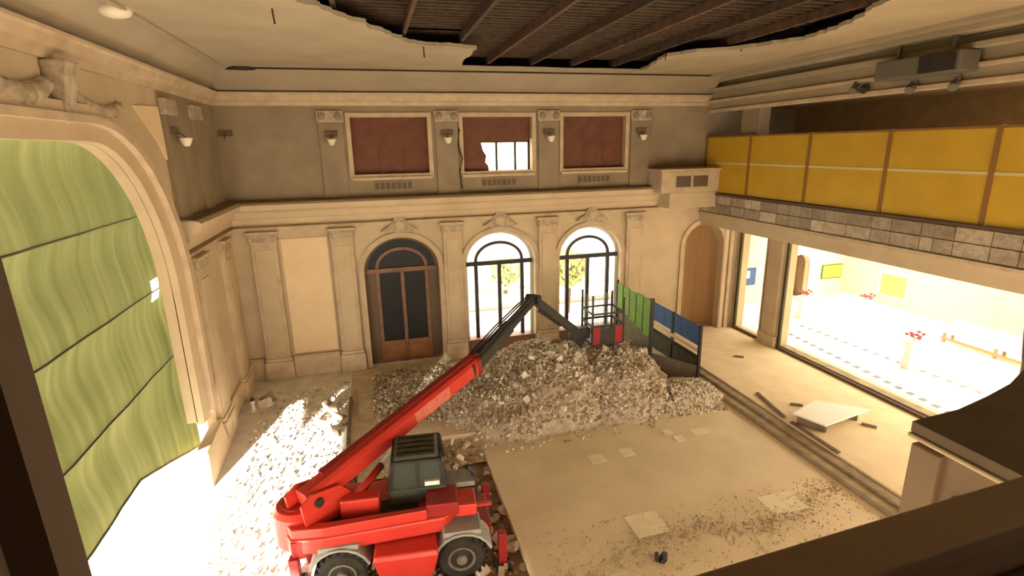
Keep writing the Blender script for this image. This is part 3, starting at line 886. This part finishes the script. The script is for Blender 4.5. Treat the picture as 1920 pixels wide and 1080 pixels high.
for i in range(45):
    x = -1.9+i*.4
    if f0 is None:
        f0 = src.build('baluster', 'rail_out', rl, smooth=True)
        f0.location = Vector((x, 27.02, 0))-rl.location
    else:
        share(f0, 'baluster', rl, Vector((x, 27.02, 0))-rl.location)
def tree(x, y, h, r, label, seed):
    rnd = random.Random(seed)
    t = thing('tree', (x, y, -.05), label, 'tree', 'trees outside the glazed doors')
    B().tube([(x, y, -.05), (x+.1, y, h*.3), (x, y+.1, h*.6)], .16, 8, .08).build('trunk', 'trunk', t)
    bb = B()
    for k in range(1400):
        a, c = rnd.uniform(0, 6.283), rnd.uniform(-1, 1)
        rr = r*rnd.uniform(.3, 1)**.5
        s = math.sqrt(1-c*c)
        p = Vector((x+rr*s*math.cos(a), y+rr*s*math.sin(a), h*.62+rr*c*.9))
        q = Vector((rnd.uniform(-1, 1), rnd.uniform(-1, 1), rnd.uniform(-1, 1))).normalized()
        s1 = q.cross(Vector((0, 0, 1))).normalized()*.13
        s2 = q.cross(s1).normalized()*.22
        bb.add([p-s1, p-s2, p+s1, p+s2], [(0, 1, 2, 3)])
    tag(bb.build('crown', 'foliage', t), kind='stuff')
tree(9.6, 25.3, 3.9, 1.05, 'leafy green tree outside the glazed doorway behind the work platform', 3)
tree(7.4, 30, 2.2, .9, 'low leafy tree beyond the balustrade outside the middle doorway', 5)

# ------------------------------------------------------------------ stage tarpaulin
SEAMS = [8.95, 7.06, 5.2, 3.32]
def tarp_point(y, z):
    # belly and ripples between the horizontal seams
    k = 0
    zb = tarp_bottom(y)
    lv = SEAMS+[zb]
    x = -5.42
    for a, c in zip(lv, lv[1:]):
        if c <= z <= a:
            t = (a-z)/(a-c+1e-6)
            x += -.10*math.sin(math.pi*t)-.05*math.sin(2*math.pi*t+.25*math.sin(y*.5))*(1+.3*math.sin(y*.8))
    x += .012*math.sin(y*2.6+z*.3)+.006*math.sin(y*7.3)
    return Vector((x, y, z))
def tarp_bottom(y):
    if y < 9.25:
        return 2.3
    if y < 12:
        return 1.55
    return 1.55-(y-12)*.36
tp = thing('stage_tarpaulin', (-5.4, 9, .4), 'huge olive tarpaulin with horizontal seams hung across the stage arch', 'tarpaulin')
SEG = 14
ylist = [.6+i*.16 for i in range(96)]
for si in range(4):
    bb = B()
    vs, fs = [], []
    yl = ylist
    for i, y in enumerate(yl):
        z1 = SEAMS[si]
        z0 = SEAMS[si+1] if si < 3 else tarp_bottom(y)
        for k in range(SEG+1):
            vs.append(tarp_point(y, z1+(z0-z1)*k/SEG))
    for i in range(len(yl)-1):
        ym = (yl[i]+yl[i+1])/2
        for k in range(SEG):
            zc = (vs[i*(SEG+1)+k].z+vs[i*(SEG+1)+k+1].z)/2
            if 14.55 < ym < 14.95 and 4.9 < zc < 5.45:
                continue
            fs.append((i*(SEG+1)+k, (i+1)*(SEG+1)+k, (i+1)*(SEG+1)+k+1, i*(SEG+1)+k+1))
    bb.add(vs, fs).build('tarp_strip', 'tarp', tp, smooth=True)
for z in SEAMS[1:]:
    B().tube([tarp_point(y, z)+Vector((.03, 0, 0)) for y in ylist[::3]], .022, 6).build('seam_rope', 'greenframe', tp)
B().tube([tarp_point(y, tarp_bottom(y)+.01) for y in ylist if y > 9.3][::2], .03, 6).build('hem', 'greenframe', tp)
B().tube([(-5.42, .4, 8.98), (-5.42, 16.2, 8.98)], .05, 8).build('hanging_pole', 'greenframe', tp)

# ------------------------------------------------------------------ rubble
def chunk(bb, p, s, rnd):
    q = [Vector((rnd.uniform(-1, 1), rnd.uniform(-1, 1), rnd.uniform(-1, 1))) for _ in range(3)]
    ax = q[0].normalized()
    ay = ax.cross(q[1]).normalized()
    az = ax.cross(ay)
    bb.obox(p, ax, ay, az, s*rnd.uniform(.6, 1.2), s*rnd.uniform(.4, .9), s*rnd.uniform(.25, .6))
def heap_h(x, y):
    h = 0
    for cx, cy, rx, ry, hh in [(5.6, 17.0, 3.2, 2.9, 1.55), (7.9, 16.9, 2.9, 2.9, 1.35), (4.0, 16.4, 2.5, 2.4, .95), (8.9, 15.3, 1.6, 1.3, .42), (1.2, 17.8, 3.2, 2.4, .22)]:
        d = ((x-cx)/rx)**2+((y-cy)/ry)**2
        h = max(h, hh*max(0, 1-d)**.8) if d < 1 else h
    return h+.10*noise.noise(Vector((x*1.7, y*1.7, 0)))*min(1, h*4)
hp = thing('rubble_heap', (6.4, 16.6, -.02), 'large grey heap of rubble and broken plaster below the boom', 'rubble')
NX, NY = 90, 60
vs, fs = [], []
for j in range(NY+1):
    for i in range(NX+1):
        x, y = -1+i*10.5/NX, 13.3+j*7.3/NY
        h = heap_h(x, y)
        base = -.25+.23*min(1, max(0, (y-13.8)/1.5))
        vs.append((x, y, base-.03+h+(.05*noise.noise(Vector((x*5, y*5, 2))) if h > .02 else 0)))
for j in range(NY):
    for i in range(NX):
        fs.append((j*(NX+1)+i, j*(NX+1)+i+1, (j+1)*(NX+1)+i+1, (j+1)*(NX+1)+i))
B().add(vs, fs).build('heap_core', 'rubble', hp, smooth=True)
rnd = random.Random(11)
bs = {k: B() for k in ('rub_a', 'rub_b', 'rub_c', 'rubble')}
cnt = 0
while cnt < 11000:
    x, y = rnd.uniform(-.5, 9.45), rnd.uniform(13.5, 20.3)
    h = heap_h(x, y)
    if h < .04 and rnd.random() > .1:
        continue
    base = -.25+.23*min(1, max(0, (y-13.8)/1.5))
    s = rnd.choice((.02, .025, .032, .04, .052))
    kind = rnd.choices(('rub_a', 'rub_b', 'rub_c', 'rubble'), (30+(40 if h > 1.15 else 0), 32, 6, 30))[0]  # more pale pieces on the crest, standing for light from the windows
    chunk(bs[kind], (x, y, base+h+s*.2), s, rnd)
    cnt += 1
for k, bb in bs.items():
    tag(bb.build('small_rubble', k, hp), kind='stuff')
for i in range(120):
    x, y = rnd.uniform(2, 9.4), rnd.uniform(14.4, 19)
    h = heap_h(x, y)
    if h < .15:
        continue
    bb = B()
    chunk(bb, (x, y, -.25+.23*min(1, max(0, (y-13.8)/1.5))+h+.04), rnd.uniform(.08, .14), rnd)
    bb.build('rubble_block', rnd.choice(('rub_a', 'rub_b', 'rubble', 'rubble')), hp)
# low spread of rubble running out beside the hoarding
sp = thing('rubble_spill', (10.2, 15.0, -.25), 'low spread of rubble running out from the heap before the hoarding', 'rubble')
def spill_h(x, y):
    d = ((x-9.6)/1.9)**2+((y-15.0)/1.05)**2
    return .46*max(0, 1-d)**.8
NS = 24
vs, fs = [], []
for j in range(NS+1):
    for i in range(NS+1):
        x, y = 9.35+i*1.95/NS, 13.85+j*2.12/NS
        vs.append((x, y, -.27+.24*min(1, max(0, (y-14.2)/.5))*min(1, max(0, (11.3-x)/.3))+spill_h(x, y)+.03*noise.noise(Vector((x*5, y*5, 4)))))
for j in range(NS):
    for i in range(NS):
        fs.append((j*(NS+1)+i, j*(NS+1)+i+1, (j+1)*(NS+1)+i+1, (j+1)*(NS+1)+i))
B().add(vs, fs).build('spill_core', 'rubble', sp, smooth=True)
bb = {k: B() for k in ('rub_a', 'rub_b', 'rubble')}
for i in range(1100):
    x, y = rnd.uniform(9.4, 11.2), rnd.uniform(13.9, 15.9)
    s_ = rnd.choice((.02, .025, .032, .045))
    chunk(bb[rnd.choices(('rub_a', 'rub_b', 'rubble'), (3, 2.5, 3))[0]], (x, y, -.25+.24*min(1, max(0, (y-14.2)/.5))+spill_h(x, y)+s_*.2), s_, rnd)
for k, b_ in bb.items():
    tag(b_.build('small_rubble', k, sp), kind='stuff')
# scattered plaster on the sunlit left floor
bb = {k: B() for k in ('rub_a', 'rub_b', 'rubble')}
for i in range(1500):
    x, y = rnd.uniform(-4.2, -1.35), rnd.uniform(10, 19.5)
    s = rnd.choice((.012, .018, .025, .035, .05))
    chunk(bb[rnd.choices(('rub_a', 'rub_b', 'rubble'), (3, 1, 1.6))[0]], (x, y, s*.25), s, rnd)
sr = thing('scattered_plaster', (-3, 15, 0), 'white plaster debris scattered on the sunlit floor beside the stage arch', 'debris')
for k, b_ in bb.items():
    tag(b_.build('small_plaster', k, sr), kind='stuff')
for x, y, s, k in [(-1.9, 17.2, .26, 'rub_b'), (-1.6, 16.7, .2, 'rub_b'), (-2.2, 16.5, .2, 'rubble'), (-4.1, 18.3, .2, 'rub_a'), (-4.1, 18.7, .26, 'rub_b'), (-1.7, 15.6, .2, 'rubble')]:
    b_ = B()
    chunk(b_, (x, y, s*.3), s, rnd)
    b_.build('plaster_block', k, sr)
# bricks and dirt in the sunken bay
pr2 = thing('pit_rubble', (1.6, 12.6, -.45), 'brown brick rubble in the sunken bay behind the machine cab', 'rubble')
bb = {k: B() for k in ('rub_a', 'rub_b', 'rub_c')}
for i in range(700):
    x, y = rnd.uniform(-1.1, 2.6), rnd.uniform(8.2, 14.4)
    s = rnd.choice((.04, .06, .09, .13))
    z = -.45+max(0, (y-12.2))*.12*max(0, 1-abs(x-1.7)/2.6)
    chunk(bb[rnd.choices(('rub_a', 'rub_b', 'rub_c'), (2, 4, 2))[0]], (x, y, z+s*.3), s, rnd)
for k, b_ in bb.items():
    tag(b_.build('pit_debris', k, pr2), kind='stuff')
vs = [(x, y, -.45+max(0, (y-12.2))*.12*max(0, 1-abs(x-1.7)/2.6)-.01) for y in (12.0, 12.6, 13.4, 14.5) for x in (-1.2, 0, .8, 1.7, 2.6)]
B().add(vs, [(j*5+i, j*5+i+1, j*5+i+6, j*5+i+5) for j in range(3) for i in range(4)]).build('earth_bank', 'pit', pr2)
# dirt streaks along the near part of the slab
dr = thing('slab_dirt', (6, 8.9, -.25), 'dark crumbs of dirt strewn along the concrete slab', 'debris')
b_ = B()
for i in range(2600):
    x = rnd.uniform(3.0, 11.2)
    y = 8.75+.06*(x-3)+rnd.gauss(0, .22)+.25*math.sin(x*1.3)
    if rnd.random() < .35:
        y = rnd.uniform(7.9, 10)
    s = rnd.choice((.008, .012, .016, .022))
    chunk(b_, (x, y, -.25+s*.2), s, rnd)
tag(b_.build('dirt_crumbs', 'rub_b', dr), kind='stuff')
kb = B()
chunk(kb, (5.48, 8.45, -.17), .14, random.Random(4))
chunk(kb, (5.38, 8.55, -.2), .1, random.Random(5))
tag(kb.build('black_lump', 'black'), 'small black lump lying on the concrete slab', 'debris')

# boards on the right platform
pl = thing('board_pallet', (13.3, 12.0, 0), 'large pale board resting on two timbers on the bright platform', 'board')
B().plate([(12.2, 12.25), (13.5, 12.75), (14.65, 11.75), (12.55, 11.35)], [], zmap(.26), .05).build('board', 'white', pl)
B().bar((12.3, 12.15, .13), (12.7, 11.45, .13), .12, .26).build('bearer', 'timber2', pl)
B().bar((13.7, 12.45, .13), (14.2, 11.75, .13), .12, .26).build('bearer', 'timber2', pl)
for a, c, lab in [((12.5, 14.2, .04), (12.14, 12.5, .04), 'long dark timber lying on the platform edge by the steps'),
                  ((12.13, 12.2, .035), (12.12, 10.4, .035), 'dark timber lying along the step below the pale board'),
                  ((13.0, 13.2, .03), (13.3, 13.0, .03), 'small dark offcut lying beyond the pale board'),
                  ((14.1, 11.5, .03), (14.35, 11.2, .03), 'small dark offcut lying beside the pale board corner'),
                  ((13.9, 17.3, .03), (14.2, 17.1, .03), 'small dark offcut lying near the lobby pier')]:
    tag(B().bar(a, c, .1, .06).build('timber', 'timber2'), lab, 'timber', 'loose timbers on the platform')

# ------------------------------------------------------------------ hoarding
hd = thing('site_hoarding', (11.3, 18, -.1), 'site hoarding of green and blue boards over dark boarding beside the heap', 'hoarding')
LX, HX = 9.62, 11.35
def hb(x, y0, y1, z0, z1, m_, nm):
    return B().box(x-.025, x+.025, y0, y1, z0, z1).build(nm, m_, hd)
for i in range(5):
    y1 = 19.42-i*.56
    hb(LX+.004*(i % 2), y1-.47, y1, 1.95-.1*i, 3.0-.03*(i % 3), 'hgreen', 'green_board')
    B().box(LX+.03, LX+.07, y1-.57, y1-.45, 0, 2.9).build('hoarding_batten', 'hbrown', hd)
for i in range(4):
    y1 = 19.42-i*.7
    hb(LX+.03, y1-.69, y1, -.1, 1.93-.1*i, 'holive', 'olive_board')
for i in range(3):
    y1 = 19.7-i*1.2
    hb(HX+.004*(i % 2), y1-1.18, y1, 1.22, 1.98, 'hblue', 'blue_board')
    hb(HX, y1-1.18, y1, -.05, .72, 'hbrown', 'lower_board')
hb(HX-.05, 16.1, 19.7, .98, 1.12, 'timber', 'hoarding_rail')
hb(HX-.06, 16.1, 19.7, .72, .86, 'black', 'hoarding_rail')
for x, y, z1 in ((LX, 19.47, 3.1), (LX, 16.58, 3.08), (HX, 19.75, 2.05), (HX, 17.9, 2.0), (HX, 16.05, 2.02)):
    B().box(x-.05, x+.05, y-.05, y+.05, -.1, z1).build('hoarding_post', 'black', hd)
B().add([(LX, 16.5, -.05), (HX, 16.05, -.05), (HX, 16.1, -.05), (LX, 16.55, -.05), (LX, 16.5, 1.0), (HX, 16.05, .42), (HX, 16.1, .42), (LX, 16.55, 1.0)],
        [(3, 2, 1, 0), (4, 5, 6, 7), (0, 1, 5, 4), (1, 2, 6, 5), (2, 3, 7, 6), (3, 0, 4, 7)]).build('end_board', 'hbrown', hd)

# ------------------------------------------------------------------ rotating telehandler
th = thing('telehandler', (.1, 10.7, -.45), 'red rotating telehandler with a long boom and black jib', 'machine')
def wheel(x, y, nm='wheel'):
    c = Vector((x, y, .09))
    ax = Vector((-.1, -1, 0)).normalized()
    wv = B().lathe(c-ax*.2, [(.30, 0), (.46, .0), (.52, .06), (.53, .2), (.52, .34), (.46, .40), (.30, .40)], ax, 32).build(nm, 'tyre', th)
    hbq = B().lathe(c+ax*.14, [(.29, 0), (.29, .08), (.25, .08), (.22, .02), (.12, .02), (.11, .12), (.07, .13)], ax, 24).build('wheel_hub', 'hub', wv)
    bb = B()
    for k in range(22):
        a = 2*math.pi*k/22
        e1 = ax.cross(Vector((0, 0, 1))).normalized()
        rad = e1*math.cos(a)+Vector((0, 0, 1))*math.sin(a)
        tan = ax.cross(rad)
        for s in (-1, 1):
            bb.obox(c+rad*.535+ax*(.1*s)+tan*(.03*s), ax, tan, rad, .10, .028, .025)
    bb.build('tread', 'tyre', wv)
    for k in range(8):
        a = 2*math.pi*k/8
        e1 = ax.cross(Vector((0, 0, 1))).normalized()
        rad = e1*math.cos(a)+Vector((0, 0, 1))*math.sin(a)
        B().lathe(c+ax*.17+rad*.20, [(.022, 0), (.022, .03)], ax, 6).build('wheel_bolt', 'chrome', wv)
wheel(1.25, 9.55)
wheel(-1.18, 9.75)
wheel(1.42, 11.4)
wheel(-1.0, 11.65)
# chassis
B().obox((.06, 10.6, .10), Vector((.994, -.09, 0)), Vector((.09, .994, 0)), Vector((0, 0, 1)), 2.0, .55, .32).build('chassis', 'reddark', th, bevel=.04)
ex, ey, ez = Vector((.995, -.095, 0)), Vector((.095, .995, 0)), Vector((0, 0, 1))
ob = lambda c, a, b_, d: B().obox(c, ex, ey, ez, a, b_, d)
# red side tank between the wheels: flares to the top
c0 = Vector((.12, 9.62, 0))
pts = []
for zz, hx, hy in ((-.3, .42, .22), (.05, .56, .34), (.48, .66, .40), (.58, .62, .36)):
    for sx, sy in ((-1, -1), (1, -1), (1, 1), (-1, 1)):
        pts.append(c0+ex*sx*hx+ey*sy*hy+ez*zz)
fs = [(3, 2, 1, 0), (12, 13, 14, 15)]
for j in range(3):
    fs += [(j*4+i, j*4+(i+1) % 4, j*4+4+(i+1) % 4, j*4+4+i) for i in range(4)]
B().add(pts, fs).build('side_tank', 'red', th, bevel=.03)
# fenders
for x, y in ((1.3, 9.6), (-1.2, 9.85)):
    bb = B()
    prof = []
    for i in range(9):
        a = math.pi*(.12+.76*i/8)
        prof.append((math.cos(a)*.66, math.sin(a)*.64+.09))
    vs = []
    for q in (-.30, .30):
        vs += [Vector((x, y, 0))+ex*px+ey*q+ez*(pz) for px, pz in prof]
        vs += [Vector((x, y, 0))+ex*px*.93+ey*q+ez*(pz-.05) for px, pz in prof]
    n = 9
    fs = []
    for i in range(8):
        fs += [(i, i+1, 18+i+1, 18+i), (9+i, 9+i+1, 27+i+1, 27+i), (i, i+1, 9+i+1, 9+i), (18+i, 18+i+1, 27+i+1, 27+i)]
    fs += [(0, 9, 27, 18), (8, 17, 35, 26)]
    bb.add(vs, fs).build('fender', 'grey', th)
    ob((x, y+.05, .70), .40, .30, .06).build('fender_top', 'grey', th, bevel=.03)
# outrigger legs at the counterweight end
for y in (9.75, 11.5):
    ob((-2.1, y, .18), .09, .09, .42).build('outrigger_leg', 'reddark', th, bevel=.01)
    B().tube([(-2.1, y, .04), (-2.1, y, .25)], .05, 10).build('outrigger_ram', 'chrome', th)
    ob((-2.1, y, .03), .17, .17, .03).build('outrigger_foot', 'black', th)
    ob((2.15, y-.25, .02), .09, .09, .42).build('outrigger_leg', 'reddark', th, bevel=.01)
    ob((2.15, y-.25, -.42), .17, .17, .03).build('outrigger_foot', 'black', th)
# slew ring and turret
B().lathe((.1, 10.6, .28), [(.75, 0), (.75, .14), (.62, .16), (.62, .34)], n=32).build('slew_ring', 'black', th)
plan = [(-2.32, 10.15), (-2.12, 9.75), (-1.5, 9.66), (.95, 9.62), (1.25, 9.9), (1.1, 11.0), (-.2, 11.35), (-1.5, 11.5), (-2.2, 11.1), (-2.38, 10.6)]
B().plate(plan, [], zmap(.62), .36).build('turret_deck', 'red', th, bevel=.05)
# raised rim: front cheek and counterweight, with a dark well between
B().plate([(-2.30, 10.2), (-2.10, 9.78), (-1.5, 9.68), (.6, 9.66), (.6, 9.82), (-1.4, 9.88), (-1.9, 10.0), (-2.1, 10.3)], [], zmap(.98), .22).build('turret_cheek', 'red', th, bevel=.04)
B().plate([(-1.6, 10.0), (.45, 9.9), (.45, 10.5), (-1.6, 10.55)], [], zmap(.975), .03).build('turret_well', 'black', th)
cw = B().lathe((-2.0, 10.45, .5), [(.46, 0), (.52, .08), (.52, .78), (.44, .88)], n=28).build('counterweight', 'red', th)
B().lathe((-2.0, 10.45, .48), [(.34, 0), (.34, .94), (.22, .96)], n=24).build('counterweight_cap', 'reddark', cw)
B().box(-2.12, -1.85, 9.72, 9.78, .55, .95).build('rear_lamp_cluster', 'reddark', th, bevel=.01)
# engine cover at the right
ob((.95, 10.0, 1.12), .34, .34, .16).build('engine_cover', 'reddark', th, bevel=.04)
ob((1.45, 9.95, 1.02), .22, .30, .14).build('hood_box', 'red', th, bevel=.03)
ob((1.35, 10.55, 1.22), .40, .26, .06).build('grey_hood', 'grey', th, bevel=.02)
B().tube([(1.75, 10.5, .7), (1.75, 10.5, 1.35), (1.60, 10.5, 1.5)], .06, 10).build('exhaust', 'black', th)
ob((1.75, 10.1, .78), .30, .05, .03).build('side_step', 'red', th)
for i in range(3):
    ob((-.2+i*.35, 9.75, .95), .08, .05, .06).build('valve_block', 'timber2' if i else 'timber', th)
B().tube([(.3, 9.8, 1.0), (.6, 9.7, 1.15), (.9, 9.75, 1.0), (1.2, 9.8, 1.1)], .025, 6).build('hose', 'black', th)
# cab
def cabshape(z, hx0, hx1, hy0, hy1):
    o_ = Vector((.52, 10.72, z))
    return [o_+ex*hx0+ey*hy0, o_+ex*hx1+ey*hy0, o_+ex*hx1+ey*hy1, o_+ex*hx0+ey*hy1]
rings = [cabshape(.98, -.62, .55, -.46, .62), cabshape(1.35, -.62, .60, -.47, .72), cabshape(1.98, -.52, .50, -.41, .62), cabshape(2.08, -.44, .40, -.34, .5)]
b1 = B().add(rings[0]+rings[1], [(3, 2, 1, 0), (4, 5, 6, 7)]+[(i, (i+1) % 4, 4+(i+1) % 4, 4+i) for i in range(4)])
cab = b1.build('cab', 'cabroof', th, bevel=.03)
def shrink(r, k=.97):
    c = sum(r, Vector())/4
    return [c+(p-c)*k for p in r]
g1, g2 = shrink(rings[1]), shrink(rings[2])
B().add(g1+g2, [(3, 2, 1, 0), (4, 5, 6, 7)]+[(i, (i+1) % 4, 4+(i+1) % 4, 4+i) for i in range(4)]).build('cab_glass', 'cabglass', cab)
B().add(rings[2]+rings[3], [(3, 2, 1, 0), (4, 5, 6, 7)]+[(i, (i+1) % 4, 4+(i+1) % 4, 4+i) for i in range(4)]).build('cab_roof', 'cabroof', cab, bevel=.02)
for i in range(4):
    B().bar(rings[1][i], rings[2][i], .07, .07).build('cab_pillar', 'black', cab)
    B().bar(rings[2][i], rings[2][(i+1) % 4], .06, .06).build('cab_frame', 'black', cab)
mid0, mid1 = (rings[1][0]+rings[1][1])/2, (rings[2][0]+rings[2][1])/2
B().bar(mid0, mid1, .05, .05).build('cab_pillar', 'black', cab)
for i in range(4):
    t = .2+i*.2
    a = rings[2][0].lerp(rings[2][3], t)+Vector((0, 0, .08))
    c = rings[2][1].lerp(rings[2][2], t)+Vector((0, 0, .08))
    B().bar(a.lerp(c, .1), a.lerp(c, .9), .04, .04).build('roof_guard_bar', 'black', cab)
ob((.78, 10.22, 1.46), .16, .04, .05).build('work_lamp', 'white', cab)
# boom support and lift cylinder
BASE = Vector((-1.72, 10.2, 1.62))
E1 = Vector((2.40, 13.5, 2.66))
APEX = Vector((5.04, 16.5, 3.50))
bd_ = (E1-BASE).normalized()
side = bd_.cross(Vector((0, 0, 1))).normalized()
for s in (-1, 1):
    q = BASE+side*.25*s
    B().add([q+Vector((-.25, -.1, -.68)), q+Vector((.9, .75, -.65)), q+Vector((.4, .3, .12)), q+Vector((-.1, -.08, .24)), q+Vector((-.3, -.25, .1))] +
            [p+side*.06*s for p in [q+Vector((-.25, -.1, -.68)), q+Vector((.9, .75, -.65)), q+Vector((.4, .3, .12)), q+Vector((-.1, -.08, .24)), q+Vector((-.3, -.25, .1))]],
            [(0, 1, 2, 3, 4), (9, 8, 7, 6, 5)]+[(i, (i+1) % 5, 5+(i+1) % 5, 5+i) for i in range(5)]).build('boom_bracket', 'red', th)
B().tube([BASE-side*.36, BASE+side*.36], .10, 14).build('boom_pivot', 'black', th)
ob((-.75, 10.25, 1.2), .40, .16, .22).build('cylinder_mount', 'red', th, bevel=.04)
p0 = Vector((-.95, 10.2, 1.28))
p1 = BASE+bd_*2.6-Vector((0, 0, .38))
B().tube([p0, p0.lerp(p1, .55)], .09, 12).build('lift_cylinder', 'red', th, smooth=True)
B().tube([p0.lerp(p1, .5), p1], .055, 12).build('lift_rod', 'white', th, smooth=True)
# boom
boom = B().bar(BASE-bd_*.15, E1, .42, .50, w2=.40, h2=.47, cham=.07).build('boom', 'red', th)
m0 = BASE+bd_*3.0
upb = side.cross(bd_)
B().obox(BASE+bd_*3.5+side*.205, bd_, side, upb, .62, .006, .16).build('boom_decal', 'decal', boom)
B().obox(BASE+bd_*3.0+upb*.25-side*.08, bd_, side, upb, 2.6, .09, .04).build('hose_tray', 'reddark', boom)
B().bar(E1-bd_*.06, E1+bd_*.05, .46, .54, cham=.07).build('boom_collar', 'reddark', boom)
d2 = (APEX-E1).normalized()
B().bar(E1-d2*.3, E1+d2*2.2, .34, .42, w2=.32, h2=.38, cham=.05).build('boom_extension', 'blacksteel', th)
B().bar(E1+d2*1.9, APEX+d2*.12, .27, .32, w2=.24, h2=.28, cham=.05).build('boom_extension', 'black', th)
s2 = d2.cross(Vector((0, 0, 1))).normalized()
for q in (-.17, -.08, .1):
    B().tube([E1+s2*q+Vector((0, 0, .28)), E1+d2*1.5+s2*q+Vector((0, 0, .30)), E1+d2*3.2+s2*q+Vector((0, 0, .22)), APEX+s2*q+Vector((0, 0, .12))], .025, 6).build('hose', 'black', th)
B().tube([APEX-s2*.24, APEX+s2*.24], .17, 14).build('jib_joint', 'black', th)
J = Vector((6.75, 17.0, 2.02))
B().bar(APEX, J, .24, .30, w2=.22, h2=.30, cham=.04).build('jib', 'blacksteel', th)
jd = (J-APEX).normalized()
B().tube([APEX+jd*.3-Vector((0, 0, .25)), APEX+jd*1.5-Vector((0, 0, .2))], .06, 10).build('jib_cylinder', 'black', th)
B().box(6.55, 7.3, 16.85, 17.15, 1.72, 2.12).build('carriage', 'black', th, bevel=.03)
B().add([(6.6, 16.9, 1.75), (7.25, 16.9, 1.75), (6.95, 16.9, 1.36), (6.6, 17.1, 1.75), (7.25, 17.1, 1.75), (6.95, 17.1, 1.36)], [(0, 1, 2), (5, 4, 3), (0, 1, 4, 3), (1, 2, 5, 4), (2, 0, 3, 5)]).build('carriage_foot', 'black', th)
# work platform held by the jib
wp = thing('work_platform', (7.9, 17.1, 1.45), 'small red and black work platform with wire mesh on the end of the jib', 'work platform')
B().box(7.3, 8.55, 16.7, 17.7, 1.45, 1.55).build('platform_floor', 'black', wp)
for x0, x1 in ((7.32, 7.62), (8.2, 8.52)):
    B().box(x0, x1, 16.68, 16.73, 1.5, 2.2).build('red_panel', 'reddark', wp)  # darker red carries the backlit shade of these panels
B().box(7.64, 8.18, 16.69, 16.72, 1.55, 2.1).build('grey_panel', 'blacksteel', wp)
for x in (7.32, 8.53):
    for y in (16.7, 17.68):
        B().box(x-.03, x+.03, y-.03, y+.03, 1.5, 3.35 if x < 8 else 3.2).build('platform_post', 'black', wp)
for z in (2.2, 2.65):
    for y in (16.7, 17.68):
        B().box(7.3, 8.56, y-.025, y+.025, z-.03, z+.03).build('guard_rail', 'black', wp)
    for x in (7.32, 8.53):
        B().box(x-.025, x+.025, 16.7, 17.68, z-.03, z+.03).build('guard_rail', 'black', wp)
mb = B()
for i in range(15):
    x = 7.36+i*.08
    mb.box(x-.006, x+.006, 17.675, 17.687, 1.55, 3.15)
for i in range(20):
    z = 1.6+i*.08
    mb.box(7.33, 8.5, 17.676, 17.686, z-.006, z+.006)
tag(mb.build('wire_mesh', 'grey', wp), kind='stuff')

# ------------------------------------------------------------------ wall fittings
def sconce(x, y, z, n, label, shade=True):
    s = thing('wall_sconce', (x, y, z), label, 'wall lamp', 'wall sconces between the upper windows')
    n = Vector(n)
    sd = n.cross(Vector((0, 0, 1)))
    c = Vector((x, y, z))
    B().obox(c+n*.03+Vector((0, 0, .12)), sd, n, Vector((0, 0, 1)), .22, .04, .09).build('back_plate', 'darkbracket', s, bevel=.01)
    B().tube([c+n*.05+Vector((0, 0, .08)), c+n*.2+Vector((0, 0, .02)), c+n*.26+Vector((0, 0, -.06))], .02, 6).build('arm', 'darkbracket', s)
    if shade:
        B().lathe(c+n*.26+Vector((0, 0, -.28)), [(.06, 0), (.10, .06), (.15, .18), (.16, .22)], n=14).build('lamp_shade', 'glassshade', s, smooth=True)
labs = ['wall sconce with pale glass shade on the pilaster beside the blank wall', 'wall sconce between the plain boarded window and the torn one',
        'wall sconce between the torn window and the boarded window near the gallery', 'wall sconce on the pilaster nearest the gallery end block']
for x, l in zip((-1.17, 2.95, 6.98, 10.96), labs):
    sconce(x, YB-.14, 8.95, (0, -1, 0), l)
sconce(XL+.14, 16.1, 8.95, (1, 0, 0), 'wall sconce with pale glass shade on the left wall beside the stage arch')
sconce(-4.6, YB-.06, 9.0, (0, -1, 0), 'dark wall bracket without a shade in the corner of the upper wall', False)
cb = B().tube([(3.42, YB-.17, 9.2), (3.36, YB-.2, 8.6), (3.48, YB-.18, 8.1), (3.38, YB-.2, 7.6), (3.44, YB-.18, 7.0)], .035, 6)
tag(cb.build('hanging_cable', 'black'), 'black cable hanging down the wall left of the torn window', 'cable')
lp = thing('ceiling_lamp', (-4.1, 11.75, 10.9), 'small pale oval lamp on the ceiling above the stage arch', 'ceiling lamp')
B().lathe((-4.1, 11.75, 10.9), [(.10, -.06), (.22, -.02), (.26, .04), (.26, .1)], n=20).build('lamp_dish', 'glassshade', lp, smooth=True)
B().lathe((-4.1, 11.75, 10.98), [(.30, 0), (.30, .03)], n=20).build('lamp_ring', 'wall2', lp)
cone = thing('floor_lamp_stub', (-4.43, 18.0, 0), 'small white capped stub standing on the floor by the left wall', 'bollard')
B().lathe((-4.43, 18.0, 0), [(.10, 0), (.10, .04), (.05, .06), (.05, .3), (.07, .32), (.07, .40)], n=14).build('stub_body', 'white', cone)
B().lathe((-4.43, 18.0, .40), [(.08, 0), (.06, .08)], n=14).build('stub_cap', 'black', cone)
